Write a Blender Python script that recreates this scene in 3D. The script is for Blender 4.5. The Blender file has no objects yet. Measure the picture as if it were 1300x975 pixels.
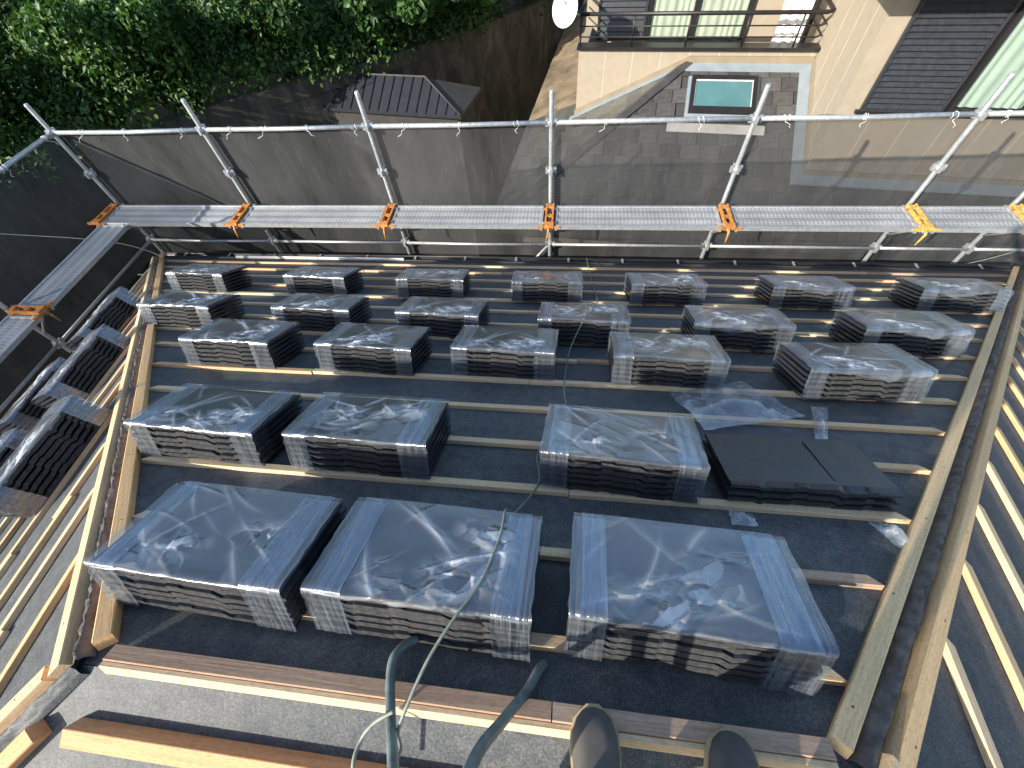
import bpy, math, random
import numpy as np
from mathutils import Matrix, Vector
random.seed(7); rng = np.random.default_rng(7)
SC = bpy.context.scene; COL = SC.collection
# ------------------------------------------------------------------ camera
ZC = 9.0                                   # height of the lens above the ground
F_PX, PITCH, YAW, ROLL, SL = 531.72, 0.98090, -0.20043, 0.11826, 0.5059
def cam_axes():
    cp, sp, cy, sy = math.cos(PITCH), math.sin(PITCH), math.cos(YAW), math.sin(YAW)
    f = Vector((sy*cp, cy*cp, -sp)); r = Vector((cy, -sy, 0)); d = f.cross(r)
    c, s = math.cos(ROLL), math.sin(ROLL)
    return c*r + s*d, -s*r + c*d, f
_r, _d, _f = cam_axes()
cd = bpy.data.cameras.new('camera'); cam = bpy.data.objects.new('camera', cd); COL.objects.link(cam)
cd.sensor_fit = 'HORIZONTAL'; cd.sensor_width = 36; cd.lens = F_PX/1300*36
cd.clip_start = 0.01; cd.clip_end = 800
cam.matrix_world = Matrix(((_r.x, -_d.x, -_f.x, 0), (_r.y, -_d.y, -_f.y, 0), (_r.z, -_d.z, -_f.z, ZC), (0, 0, 0, 1)))
SC.camera = cam
# ------------------------------------------------------------------ sky, sun, exposure
TO_SUN = Vector((-1.08, -1.0, 0.71)).normalized()
ELEV = math.asin(TO_SUN.z)
w = bpy.data.worlds.new('World'); SC.world = w; w.use_nodes = True
nt = w.node_tree; bg = nt.nodes['Background']
sky = nt.nodes.new('ShaderNodeTexSky'); sky.sky_type = 'NISHITA'; sky.sun_disc = False
sky.sun_elevation = ELEV; sky.sun_rotation = math.atan2(TO_SUN.x, TO_SUN.y)
nt.links.new(sky.outputs[0], bg.inputs[0]); bg.inputs[1].default_value = 0.145
sd = bpy.data.lights.new('sun', 'SUN'); sd.energy = 4.7; sd.angle = math.radians(0.53); sd.color = (1.0, 0.93, 0.82)
sun = bpy.data.objects.new('sun', sd); COL.objects.link(sun)
sun.rotation_euler = (-TO_SUN).to_track_quat('-Z', 'Y').to_euler(); sun.location = (-20, -20, 30)
SC.view_settings.view_transform = 'Standard'; SC.view_settings.look = 'None'
SC.view_settings.exposure = 0.85; SC.view_settings.gamma = 1.0
SC.cycles.transparent_max_bounces = 20; SC.cycles.max_bounces = 8

# ------------------------------------------------------------------ helpers
def tag(o, label=None, cat=None, group=None, kind=None):
    if label: o['label'] = label
    if cat: o['category'] = cat
    if group: o['group'] = group
    if kind: o['kind'] = kind
    return o
def link(o, parent=None, mat=None):
    COL.objects.link(o)
    if parent is not None: o.parent = parent
    if mat is not None: o.matrix_local = mat
    return o
def empty(name, mat=None, parent=None):
    e = bpy.data.objects.new(name, None); e.empty_display_size = 0.1
    return link(e, parent, mat)
class MB:
    def __init__(s): s.v = []; s.f = []; s.m = []; s.sm = []
    def add(s, vs, fs, mi=0, smooth=False):
        b = len(s.v); s.v += [tuple(p) for p in vs]
        for f in fs: s.f.append([b+i for i in f]); s.m.append(mi); s.sm.append(smooth)
        return s
    def box(s, x0, x1, y0, y1, z0, z1, mi=0, M=None):
        vs = [Vector((x, y, z)) for z in (z0, z1) for y in (y0, y1) for x in (x0, x1)]
        if M is not None: vs = [M @ p for p in vs]
        return s.add(vs, [(0,2,3,1),(4,5,7,6),(0,1,5,4),(2,6,7,3),(0,4,6,2),(1,3,7,5)], mi)
    def slab(s, top, off, mi=0):
        n = len(top); top = [Vector(p) for p in top]; bot = [p + Vector(off) for p in top]
        fs = [tuple(range(n)), tuple(range(2*n-1, n-1, -1))]
        fs += [(i, n+i, n+(i+1) % n, (i+1) % n) for i in range(n)]
        return s.add(top+bot, fs, mi)
    def tube(s, pts, r, n=8, mi=0, caps=True):
        pts = [Vector(p) for p in pts]; rs = r if isinstance(r, (list, tuple)) else [r]*len(pts)
        vs = []; ref = None
        for i, p in enumerate(pts):
            t = (pts[min(i+1, len(pts)-1)] - pts[max(i-1, 0)]).normalized()
            if ref is None:
                ref = t.orthogonal().normalized()
            else:
                ref = (ref - t*ref.dot(t)).normalized()
            b = t.cross(ref)
            for k in range(n):
                a = 2*math.pi*k/n; vs.append(p + (ref*math.cos(a) + b*math.sin(a))*rs[i])
        fs = [(i*n+k, i*n+(k+1) % n, (i+1)*n+(k+1) % n, (i+1)*n+k) for i in range(len(pts)-1) for k in range(n)]
        s.add(vs, fs, mi, True)
        if caps:
            b = len(s.v)-len(vs)
            s.f.append([b+k for k in range(n-1, -1, -1)]); s.m.append(mi); s.sm.append(False)
            s.f.append([b+(len(pts)-1)*n+k for k in range(n)]); s.m.append(mi); s.sm.append(False)
        return s
    def grid(s, P, mi=0, smooth=True):        # P: array (a,b,3)
        a, b = P.shape[:2]
        s.add([tuple(map(float, q)) for q in P.reshape(-1, 3)],
              [(i*b+j, i*b+j+1, (i+1)*b+j+1, (i+1)*b+j) for i in range(a-1) for j in range(b-1)], mi, smooth)
        return s
    def mesh(s, name, mats):
        me = bpy.data.meshes.new(name); me.from_pydata(s.v, [], s.f)
        for m in (mats if isinstance(mats, (list, tuple)) else [mats]): me.materials.append(m)
        me.polygons.foreach_set('material_index', s.m); me.polygons.foreach_set('use_smooth', s.sm)
        me.update(); return me
    def obj(s, name, mats, parent=None, mat=None):
        return link(bpy.data.objects.new(name, s.mesh(name, mats)), parent, mat)
def put(name, me, parent=None, mat=None): return link(bpy.data.objects.new(name, me), parent, mat)
T = Matrix.Translation
def RZ(a): return Matrix.Rotation(a, 4, 'Z')
def frame(o, ex, ev, n): return Matrix(((ex[0], ev[0], n[0], o[0]), (ex[1], ev[1], n[1], o[1]), (ex[2], ev[2], n[2], o[2]), (0, 0, 0, 1)))
def W(x, y, z): return Vector((x, y, z + ZC))     # lens-relative metres to world
def vnoise(x, y, seed=0):                          # smooth value noise on arrays
    x = np.asarray(x, float); y = np.asarray(y, float)
    xi = np.floor(x).astype(np.int64); yi = np.floor(y).astype(np.int64); fx = x-xi; fy = y-yi
    def h(a, b):
        n = (a*374761393 + b*668265263 + seed*1274126177) & 0xffffffff
        n = ((n ^ (n >> 13))*1274126177) & 0xffffffff
        return ((n ^ (n >> 16)) & 0xffff)/65535.0
    u = fx*fx*(3-2*fx); v = fy*fy*(3-2*fy)
    return (h(xi, yi)*(1-u)+h(xi+1, yi)*u)*(1-v) + (h(xi, yi+1)*(1-u)+h(xi+1, yi+1)*u)*v - 0.5
def clip(poly, a, b, c):                           # keep a*x+b*y<=c
    out = []
    for i in range(len(poly)):
        p, q = poly[i], poly[(i+1) % len(poly)]
        dp, dq = a*p[0]+b*p[1]-c, a*q[0]+b*q[1]-c
        if dp <= 0: out.append(p)
        if dp*dq < 0:
            t = dp/(dp-dq); out.append((p[0]+(q[0]-p[0])*t, p[1]+(q[1]-p[1])*t))
    return out

# ------------------------------------------------------------------ materials
class NT:
    def __init__(s, name):
        s.m = bpy.data.materials.new(name); s.m.use_nodes = True; s.t = s.m.node_tree
        for n in list(s.t.nodes): s.t.nodes.remove(n)
        s.out = s.n('ShaderNodeOutputMaterial')
    def n(s, typ, **kw):
        o = s.t.nodes.new(typ)
        for k, v in kw.items():
            if k.startswith('i_'):
                key = k[2:]; key = int(key) if key.isdigit() else key.replace('_', ' ')
                if hasattr(v, 'is_output') or isinstance(v, bpy.types.NodeSocket): s.t.links.new(v, o.inputs[key])
                else: o.inputs[key].default_value = v
            else: setattr(o, k, v)
        return o
    def l(s, a, b): s.t.links.new(a, b)
    def coord(s, kind='Object', scale=(1, 1, 1)):
        c = s.n('ShaderNodeTexCoord'); mp = s.n('ShaderNodeMapping'); mp.inputs['Scale'].default_value = scale
        s.l(c.outputs[kind], mp.inputs['Vector']); return mp.outputs[0]
    def noise(s, vec, scale, detail=3, rough=0.55, dist=0):
        o = s.n('ShaderNodeTexNoise'); s.l(vec, o.inputs['Vector'])
        o.inputs['Scale'].default_value = scale; o.inputs['Detail'].default_value = detail
        o.inputs['Roughness'].default_value = rough; o.inputs['Distortion'].default_value = dist
        return o.outputs['Fac']
    def ramp(s, fac, stops, interp='LINEAR'):
        o = s.n('ShaderNodeValToRGB'); s.l(fac, o.inputs[0]); cr = o.color_ramp; cr.interpolation = interp
        while len(cr.elements) < len(stops): cr.elements.new(0.5)
        for e, (p, c) in zip(cr.elements, stops):
            e.position = p; e.color = tuple(c)+(1,) if len(c) == 3 else c
        return o.outputs[0]
    def math(s, op, a, b=None, clamp=False):
        o = s.n('ShaderNodeMath', operation=op, use_clamp=clamp)
        for i, q in enumerate((a, b)):
            if q is None: continue
            if isinstance(q, (int, float)): o.inputs[i].default_value = q
            else: s.l(q, o.inputs[i])
        return o.outputs[0]
    def mix(s, fac, a, b, mode='MIX'):
        o = s.n('ShaderNodeMix', data_type='RGBA', blend_type=mode)
        for k, q in ((0, fac), (6, a), (7, b)):
            if isinstance(q, (int, float)): o.inputs[k].default_value = q
            elif isinstance(q, tuple): o.inputs[k].default_value = q+(1,) if len(q) == 3 else q
            else: s.l(q, o.inputs[k])
        return o.outputs[2]
    def bump(s, h, strength=0.3, dist=0.01):
        o = s.n('ShaderNodeBump'); s.l(h, o.inputs['Height']); o.inputs['Strength'].default_value = strength; o.inputs['Distance'].default_value = dist
        return o.outputs[0]
    def bsdf(s, col, rough=0.6, normal=None, metal=0.0, spec=0.5):
        o = s.n('ShaderNodeBsdfPrincipled')
        for k, q in (('Base Color', col), ('Roughness', rough), ('Metallic', metal), ('Specular IOR Level', spec)):
            if isinstance(q, (int, float)): o.inputs[k].default_value = q
            elif isinstance(q, tuple): o.inputs[k].default_value = q+(1,) if len(q) == 3 else q
            else: s.l(q, o.inputs[k])
        if normal is not None: s.l(normal, o.inputs['Normal'])
        return o
    def schlick(s, normal=None, f0=0.04):
        g = s.n('ShaderNodeNewGeometry'); d = s.n('ShaderNodeVectorMath', operation='DOT_PRODUCT'); s.l(g.outputs['Incoming'], d.inputs[0])
        s.l(normal if normal is not None else g.outputs['Normal'], d.inputs[1])
        c = s.math('SUBTRACT', 1.0, s.math('ABSOLUTE', d.outputs['Value']), True); p = s.math('POWER', c, 5.0)
        return s.math('ADD', s.math('MULTIPLY', p, 1-f0), f0, True)
    def done(s, sh):
        s.l(sh.outputs[0] if hasattr(sh, 'outputs') else sh, s.out.inputs[0]); return s.m
def plain(name, col, rough=0.6, metal=0.0, var=0.15, scale=6, bump=0.0, spec=0.5):
    t = NT(name); v = t.coord(); n = t.noise(v, scale, 4)
    c = t.ramp(n, [(0.3, tuple(x*(1-var) for x in col)), (0.7, tuple(min(1, x*(1+var)) for x in col))])
    nb = t.bump(t.noise(v, scale*8, 3), bump, 0.004) if bump else None
    return t.done(t.bsdf(c, rough, nb, metal, spec))
def wood(name, a, b, dirty=0.25):
    t = NT(name); v = t.coord('Object', (2.6, 85, 85)); info = t.n('ShaderNodeObjectInfo')
    off = t.n('ShaderNodeVectorMath', operation='ADD'); t.l(v, off.inputs[0])
    cm = t.n('ShaderNodeCombineXYZ'); m1 = t.math('MULTIPLY', info.outputs['Random'], 47.0); t.l(m1, cm.inputs[0]); t.l(m1, cm.inputs[1]); t.l(cm.outputs[0], off.inputs[1])
    g = t.noise(off.outputs[0], 1.6, 5, 0.6, 0.6); g2 = t.noise(off.outputs[0], 0.10, 3)
    c = t.ramp(g, [(0.25, b), (0.6, a), (0.85, tuple(min(1, x*1.12) for x in a))])
    hue = t.ramp(info.outputs['Random'], [(0.0, (0.88, 0.74, 0.60)), (0.3, (1.0, 0.95, 0.9)), (0.65, (1, 1, 0.98)), (1.0, (0.95, 0.80, 0.68))])
    c = t.mix(1.0, c, hue, 'MULTIPLY')
    st = t.ramp(g2, [(0.35, (1-dirty,)*3), (0.62, (1, 1, 1))])
    c = t.mix(1.0, c, st, 'MULTIPLY')
    fz_ = t.noise(t.coord('Object', (60, 240, 240)), 1.0, 4, 0.75); c = t.mix(0.5, c, t.ramp(fz_, [(0.33, (0.55, 0.48, 0.40)), (0.52, (1, 1, 1)), (0.8, (1.12, 1.1, 1.08))]), 'MULTIPLY')
    kn = t.n('ShaderNodeTexVoronoi'); kn.inputs['Scale'].default_value = 2.2; t.l(t.coord('Object', (1, 7, 7)), kn.inputs['Vector'])
    k = t.ramp(kn.outputs['Distance'], [(0.03, (0.35, 0.22, 0.14)), (0.075, (1, 1, 1))])
    c = t.mix(0.8, c, k, 'MULTIPLY')
    return t.done(t.bsdf(c, 0.7, t.bump(g, 0.35, 0.002), spec=0.18))
M = {}
M['wood'] = wood('pale_pine', (0.84, 0.66, 0.43), (0.68, 0.50, 0.30), 0.12)
M['wood_rough'] = wood('rough_sawn_pine', (0.60, 0.44, 0.32), (0.40, 0.27, 0.19), 0.25)
M['wood_hip'] = wood('hip_pine', (0.98, 0.71, 0.40), (0.78, 0.54, 0.29), 0.12)
M['wood_orange'] = wood('fresh_orange_pine', (0.80, 0.44, 0.23), (0.62, 0.32, 0.15), 0.12)
def felt_mat():
    t = NT('roofing_felt'); v = t.coord('Object')
    gr = t.noise(v, 230, 3, 0.75); big = t.noise(v, 1.3, 4); mid = t.noise(t.coord('Object', (1.2, 7, 7)), 2.2, 4)
    c = t.ramp(gr, [(0.33, (0.047, 0.052, 0.057)), (0.50, (0.096, 0.102, 0.105)), (0.70, (0.18, 0.184, 0.174))])
    c = t.mix(1.0, c, t.ramp(big, [(0.3, (0.80, 0.82, 0.86)), (0.7, (1.15, 1.12, 1.08))]), 'MULTIPLY')
    sc = t.ramp(mid, [(0.60, (0, 0, 0)), (0.78, (1, 1, 1))]); c = t.mix(t.math('MULTIPLY', sc, 0.4), c, (0.20, 0.19, 0.175))
    m2 = t.noise(v, 16, 5, 0.7, 0.6); c = t.mix(1.0, c, t.ramp(m2, [(0.32, (0.72, 0.74, 0.78)), (0.5, (1, 1, 1)), (0.70, (1.28, 1.26, 1.2))]), 'MULTIPLY')
    h = t.math('ADD', t.math('MULTIPLY', gr, 0.06), t.math('MULTIPLY', t.noise(v, 7, 3), 2.0))
    return t.done(t.bsdf(c, 0.62, t.bump(h, 0.16, 0.004), spec=0.25))
M['felt'] = felt_mat()
M['felt_black'] = plain('crumpled_black_felt', (0.13, 0.105, 0.09), 0.6, var=0.5, scale=26, bump=0.8)
M['tile'] = plain('black_tile', (0.024, 0.027, 0.033), 0.32, var=0.25, scale=14, bump=0.12)
def tedge():
    t = NT('cut_tile_edge'); v = t.coord(); n = t.noise(v, 45, 4, 0.7)
    return t.done(t.bsdf(t.ramp(n, [(0.3, (0.024, 0.0245, 0.025)), (0.7, (0.072, 0.073, 0.073))]), 0.85, t.bump(n, 0.3, 0.003), spec=0.12))
M['tile_edge'] = tedge()
def film(name, haze_lo, haze_hi, streak, tint=(0.93, 0.96, 1.0), attr=False):
    t = NT(name); v = t.coord('Object')
    info = t.n('ShaderNodeObjectInfo'); off = t.n('ShaderNodeVectorMath', operation='ADD'); t.l(v, off.inputs[0])
    cm = t.n('ShaderNodeCombineXYZ'); m1 = t.math('MULTIPLY', info.outputs['Random'], 31.0); t.l(m1, cm.inputs[0]); t.l(m1, cm.inputs[1]); t.l(cm.outputs[0], off.inputs[1]); v = off.outputs[0]
    if streak:
        mp = t.n('ShaderNodeMapping'); mp.inputs['Scale'].default_value = (1, 0.02, 0.02); t.l(v, mp.inputs['Vector'])
        n = t.noise(mp.outputs[0], 190, 3, 0.75); hz = t.ramp(n, [(0.40, (haze_lo,)*3), (0.66, (haze_hi,)*3)])
        nb = t.bump(n, 0.5, 0.004)
    else:
        n = t.noise(v, 7, 4, 0.6, 1.4); r = t.math('ABSOLUTE', t.math('SUBTRACT', n, 0.5))
        hz = t.ramp(r, [(0.0, (haze_hi,)*3), (0.035, (haze_lo*1.6,)*3), (0.12, (haze_lo,)*3)])
        nb = t.bump(t.noise(v, 11, 2, 0.5, 0.8), 0.15, 0.008)
    if attr:
        at = t.n('ShaderNodeAttribute', attribute_name='haze_glint'); hz = at.outputs['Fac']
    fr = t.schlick(nb, 0.135)
    tr = t.n('ShaderNodeBsdfTransparent'); tr.inputs[0].default_value = tint+(1,)
    gl = t.n('ShaderNodeBsdfGlossy'); gl.inputs['Roughness'].default_value = 0.18; gl.inputs[0].default_value = (0.95, 0.97, 1, 1); t.l(nb, gl.inputs['Normal'])
    df = t.n('ShaderNodeBsdfDiffuse'); df.inputs[0].default_value = (0.82, 0.86, 0.90, 1)
    m1 = t.n('ShaderNodeMixShader'); t.l(fr, m1.inputs[0]); t.l(tr.outputs[0], m1.inputs[1]); t.l(gl.outputs[0], m1.inputs[2])
    m2 = t.n('ShaderNodeMixShader'); t.l(hz, m2.inputs[0]); t.l(m1.outputs[0], m2.inputs[1]); t.l(df.outputs[0], m2.inputs[2])
    return t.done(m2)
M['film'] = film('clear_film', 0.05, 0.13, False, attr=True)
M['film_band'] = film('stretch_film', 0.018, 0.115, True, (0.72, 0.86, 1.0))
M['film_loose'] = film('loose_film', 0.10, 0.30, False)
def galv():
    t = NT('galvanised_steel'); v = t.coord(); n = t.noise(v, 28, 3)
    c = t.ramp(n, [(0.3, (0.40, 0.42, 0.43)), (0.7, (0.60, 0.62, 0.62))])
    ru = t.ramp(t.noise(v, 3.1, 5, 0.65), [(0.66, (0, 0, 0)), (0.74, (1, 1, 1))])
    c = t.mix(t.math('MULTIPLY', ru, 0.6), c, (0.34, 0.18, 0.07))
    return t.done(t.bsdf(c, 0.42, None, 0.55))
M['galv'] = galv()
def deckmat():
    t = NT('perforated_deck'); v = t.coord('Object')
    w = t.n('ShaderNodeTexVoronoi', feature='F1'); w.inputs['Scale'].default_value = 34; w.inputs['Randomness'].default_value = 0.12; t.l(t.coord('Object', (0.75, 1.25, 1)), w.inputs['Vector'])
    c = t.ramp(w.outputs['Distance'], [(0.16, (0.16, 0.16, 0.16)), (0.26, (0.46, 0.47, 0.47))])
    c = t.mix(1.0, c, t.ramp(t.noise(v, 2.5, 4), [(0.3, (0.72, 0.74, 0.76)), (0.7, (1.1, 1.1, 1.1))]), 'MULTIPLY')
    return t.done(t.bsdf(c, 0.45, t.bump(w.outputs['Distance'], 0.5, 0.01), 0.35))
M['deck'] = deckmat()
M['orange'] = plain('orange_painted_clamp', (0.50, 0.20, 0.05), 0.6, var=0.6, scale=45)
M['yellow'] = plain('yellow_painted_clamp', (0.60, 0.36, 0.09), 0.6, var=0.5, scale=45)
def netmat():
    t = NT('black_debris_mesh'); v = t.coord('Object')
    n = t.noise(t.coord('Object', (1, 1, 0.35)), 2.0, 5, 0.6, 0.5); st = t.noise(t.coord('Object', (26, 26, 2.2)), 2.0, 3, 0.7)
    c = t.ramp(n, [(0.3, (0.042, 0.044, 0.046)), (0.7, (0.078, 0.080, 0.080))])
    c = t.mix(t.math('MULTIPLY', t.ramp(st, [(0.55, (0, 0, 0)), (0.8, (1, 1, 1))]), 0.4), c, (0.19, 0.185, 0.17))
    df = t.bsdf(c, 0.75, None, spec=0.15)
    tr = t.n('ShaderNodeBsdfTransparent'); m = t.n('ShaderNodeMixShader')
    fac = t.ramp(n, [(0.25, (0.58,)*3), (0.75, (0.72,)*3)])
    t.l(fac, m.inputs[0]); t.l(tr.outputs[0], m.inputs[1]); t.l(df.outputs[0], m.inputs[2])
    return t.done(m)
M['net'] = netmat()
M['gutter'] = plain('black_gutter', (0.02, 0.02, 0.022), 0.35, var=0.2)
M['drip'] = plain('pale_drip_metal', (0.62, 0.60, 0.56), 0.45, var=0.12)
M['cable'] = plain('grey_green_cable', (0.20, 0.23, 0.19), 0.5, var=0.25, scale=40)
M['green'] = plain('chipped_green_paint', (0.13, 0.165, 0.155), 0.45, var=0.35, scale=25)
M['render'] = plain('house_render', (0.50, 0.46, 0.40), 0.8)
M['shedwall'] = plain('dark_boarding', (0.045, 0.043, 0.040), 0.85, var=0.25)
M['siding'] = plain('beige_siding', (0.35, 0.297, 0.225), 0.75, var=0.06, scale=9, bump=0.15)
M['trim'] = plain('tan_trim', (0.27, 0.22, 0.15), 0.6, var=0.1)
M['joint'] = plain('pale_joint', (0.52, 0.455, 0.35), 0.7)
M['flash'] = plain('blue_grey_flashing', (0.27, 0.32, 0.355), 0.45, 0.1, 0.1)
def slatemat(name, a, b):
    t = NT(name); v = t.coord(); info = t.n('ShaderNodeObjectInfo')
    n = t.noise(t.coord('Generated', (1, 1, 1)), 5, 5, 0.65)
    c = t.ramp(n, [(0.3, a), (0.7, b)])
    c = t.mix(1.0, c, t.ramp(info.outputs['Random'], [(0, (0.66, 0.65, 0.64)), (1, (1.35, 1.35, 1.33))]), 'MULTIPLY')
    return t.done(t.bsdf(c, 0.6, t.bump(t.noise(v, 30, 3), 0.3, 0.005)))
M['slate'] = slatemat('grey_slate', (0.050, 0.049, 0.049), (0.092, 0.089, 0.087))
M['slate_old'] = plain('mossy_brown_slate', (0.19, 0.145, 0.09), 0.85, var=0.5, scale=2.2, bump=0.5)
M['slate_green'] = slatemat('greenish_slate', (0.085, 0.085, 0.072), (0.145, 0.142, 0.122))
M['capm'] = plain('dark_hip_cap', (0.06, 0.057, 0.056), 0.5, var=0.2)
M['dark'] = plain('dark_bronze_metal', (0.028, 0.027, 0.028), 0.4, 0.3, 0.2)
M['shutter'] = plain('black_louvre', (0.030, 0.033, 0.038), 0.45, var=0.3, scale=20)
def glassmat(name, tint):
    t = NT(name); fr = t.schlick(None, 0.07)
    tr = t.n('ShaderNodeBsdfTransparent'); tr.inputs[0].default_value = tint+(1,)
    gl = t.n('ShaderNodeBsdfGlossy'); gl.inputs['Roughness'].default_value = 0.02
    m = t.n('ShaderNodeMixShader'); t.l(fr, m.inputs[0]); t.l(tr.outputs[0], m.inputs[1]); t.l(gl.outputs[0], m.inputs[2])
    return t.done(m)
M['glass'] = glassmat('window_glass', (0.90, 0.94, 0.92))
M['skyglass'] = plain('teal_skylight_glass', (0.085, 0.19, 0.20), 0.12, 0.0, 0.12, 3)
M['curtain'] = plain('cream_curtain', (0.62, 0.62, 0.52), 0.85, var=0.06)
M['curtain_g'] = plain('pale_green_curtain', (0.50, 0.55, 0.49), 0.85, var=0.06)
M['white'] = plain('white_enamel', (0.80, 0.80, 0.79), 0.4, var=0.05)
M['cloth'] = plain('white_cloth', (0.80, 0.79, 0.77), 0.9, var=0.05)
M['cloth_y'] = plain('yellow_cloth', (0.75, 0.62, 0.28), 0.9, var=0.1)
def concrete():
    t = NT('stained_concrete'); v = t.coord('Object', (1, 1, 0.3)); n = t.noise(v, 2.6, 7, 0.72, 0.7); n2 = t.noise(t.coord('Object', (1, 1, 0.45)), 2.4, 6, 0.7, 0.8)
    c = t.ramp(n, [(0.3, (0.03, 0.028, 0.021)), (0.52, (0.075, 0.07, 0.057)), (0.75, (0.17, 0.155, 0.13))])
    c = t.mix(0.8, c, t.ramp(n2, [(0.35, (0.35, 0.35, 0.3)), (0.65, (1.1, 1.08, 1.05))]), 'MULTIPLY')
    return t.done(t.bsdf(c, 0.9, t.bump(n, 0.6, 0.05)))
M['concrete'] = concrete()
M['soil'] = plain('leaf_litter_soil', (0.05, 0.042, 0.026), 0.95, var=0.4, scale=3)
M['ground'] = plain('trodden_earth', (0.12, 0.105, 0.085), 0.95, var=0.3, scale=1)
M['seam'] = plain('dark_seam_roof', (0.030, 0.033, 0.040), 0.45, 0.2, 0.15)
M['seam_grey'] = plain('grey_board', (0.055, 0.055, 0.053), 0.7, var=0.2)
M['bluepanel'] = plain('blue_grey_panel', (0.13, 0.16, 0.19), 0.5, var=0.15)
M['bark'] = plain('bark', (0.09, 0.065, 0.045), 0.9, var=0.4, scale=12, bump=0.6)
def leafmat(name, stops):
    t = NT(name); at = t.n('ShaderNodeAttribute', attribute_name='tint')
    c = t.ramp(at.outputs['Fac'], stops)
    p = t.bsdf(c, 0.45, None, spec=0.35); tl = t.n('ShaderNodeBsdfTranslucent'); t.l(t.mix(1.0, c, (1.3, 1.5, 0.6), 'MULTIPLY'), tl.inputs[0])
    m = t.n('ShaderNodeMixShader'); m.inputs[0].default_value = 0.25; t.l(p.outputs[0], m.inputs[1]); t.l(tl.outputs[0], m.inputs[2])
    return t.done(m)
M['leaf'] = leafmat('bank_leaves', [(0, (0.017, 0.048, 0.011)), (0.45, (0.042, 0.105, 0.020)), (0.8, (0.080, 0.16, 0.029)), (1, (0.15, 0.20, 0.045))])
M['leaf2'] = leafmat('broad_leaves', [(0, (0.024, 0.063, 0.016)), (0.5, (0.050, 0.12, 0.026)), (1, (0.10, 0.175, 0.04))])
M['shoe'] = plain('dusty_brown_shoe', (0.085, 0.078, 0.070), 0.8, var=0.3, scale=18)
M['sole'] = plain('tan_rubber_sole', (0.42, 0.34, 0.19), 0.8, var=0.2)
M['trouser'] = plain('dark_work_cloth', (0.03, 0.035, 0.05), 0.9)
M['skin'] = plain('skin', (0.50, 0.32, 0.23), 0.55, var=0.05)
M['hair'] = plain('dark_hair', (0.02, 0.016, 0.013), 0.6)

# ------------------------------------------------------------------ our house: hip roof under re-roofing
CA, SA = 1/math.sqrt(1+SL*SL), SL/math.sqrt(1+SL*SL)
YR, ZR = -0.13, -1.28
XL, XR = -1.23, 0.695                      # ridge ends
DE = 4.0; VE = DE/CA                        # plan depth and slope length of each face
FR = {'main': frame(W(0, YR, ZR), (1, 0, 0), (0, CA, -SA), (0, SA, CA)),
      'left': frame(W(XL, YR, ZR), (0, 1, 0), (-CA, 0, -SA), (-SA, 0, CA)),
      'right': frame(W(XR, YR, ZR), (0, -1, 0), (CA, 0, -SA), (SA, 0, CA)),
      'rear': frame(W((XL+XR)/2, YR, ZR), (-1, 0, 0), (0, -CA, -SA), (0, -SA, CA))}
HALF = (XR-XL)/2; XM = (XR+XL)/2
def span(face, v):                         # local x range of a face at slope distance v
    d = v*CA
    if face == 'main': return XL-d, XR+d
    if face == 'rear': return -HALF-d, HALF+d
    return -d, d
house = empty('tiled_house', T((XM, YR, 0)))
tag(house, 'house with bare felted hip roof and pine battens ready for tiling', 'house')
HI = T((-XM, -YR, 0))
slopes = {}
for face in FR:
    mb = MB(); nv = 5
    # base sheet, then overlapping felt sheets stepped up the slope
    a0, b0 = span(face, 0.0); a1, b1 = span(face, VE)
    if face in ('left', 'right'): mb.slab([(0, 0, -0.004), (a1, VE, -0.004), (b1, VE, -0.004)][::-1], (0, 0, -0.03))
    else: mb.slab([(a0, 0, -0.004), (b0, 0, -0.004), (b1, VE, -0.004), (a1, VE, -0.004)], (0, 0, -0.03))
    so = mb.obj('roof_slope', M['felt_black'], house, HI @ FR[face]); slopes[face] = so
    k = 0; v0 = 0.0
    while v0 < VE-0.02:
        v1 = min(VE, v0+0.93+(0.1 if k else -0.35))
        nx = 40; rows = 10; P = np.zeros((rows, nx, 3))
        for i in range(rows):
            vv = v0 + (v1-v0)*i/(rows-1)
            if i == 0: vv = max(0.0005, v0-0.08)
            a, b = span(face, vv); xs = np.linspace(a, b, nx)
            P[i, :, 0] = xs; P[i, :, 1] = vv
            P[i, :, 2] = 0.0018*(i/(rows-1)) + 0.0022*(vnoise(xs*2.6, np.full(nx, vv*4.1), 3+k)+0.5) + 0.001
        if face in ('left', 'right') or True: mb = MB().grid(P[:, ::-1] if True else P)
        # orientation: make normals point up
        o = mb.obj('felt_sheet', M['felt'], so, Matrix.Identity(4))
        o.data.flip_normals()
        k += 1; v0 = v1
BH, BW = 0.020, 0.036
def batten(face, x0, x1, v, mat='wood', h=BH, wd=BW, z=0.004, skew=0.0, name='batten', cut0=0.0, cut1=0.0):
    L = x1-x0; mb = MB(); hw = wd/2; b = 0.0015
    vs = []
    for zz, hh in ((0, hw), (h-b, hw), (h, hw-b)):
        vs += [(-L/2+(cut0 if 1 else 0)*(0), -hh, zz), (L/2, -hh, zz), (L/2-cut1, hh, zz), (-L/2+cut0, hh, zz)]
    fs = [(3, 2, 1, 0), (8, 9, 10, 11)]
    for r in (0, 4): fs += [(r+i, r+(i+1) % 4, r+4+(i+1) % 4, r+4+i) for i in range(4)]
    mb.add(vs, fs)
    return mb.obj(name, M[mat], slopes[face], T(((x0+x1)/2, v, z)) @ RZ(skew))
V0, DV = 0.196, 0.2885
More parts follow.
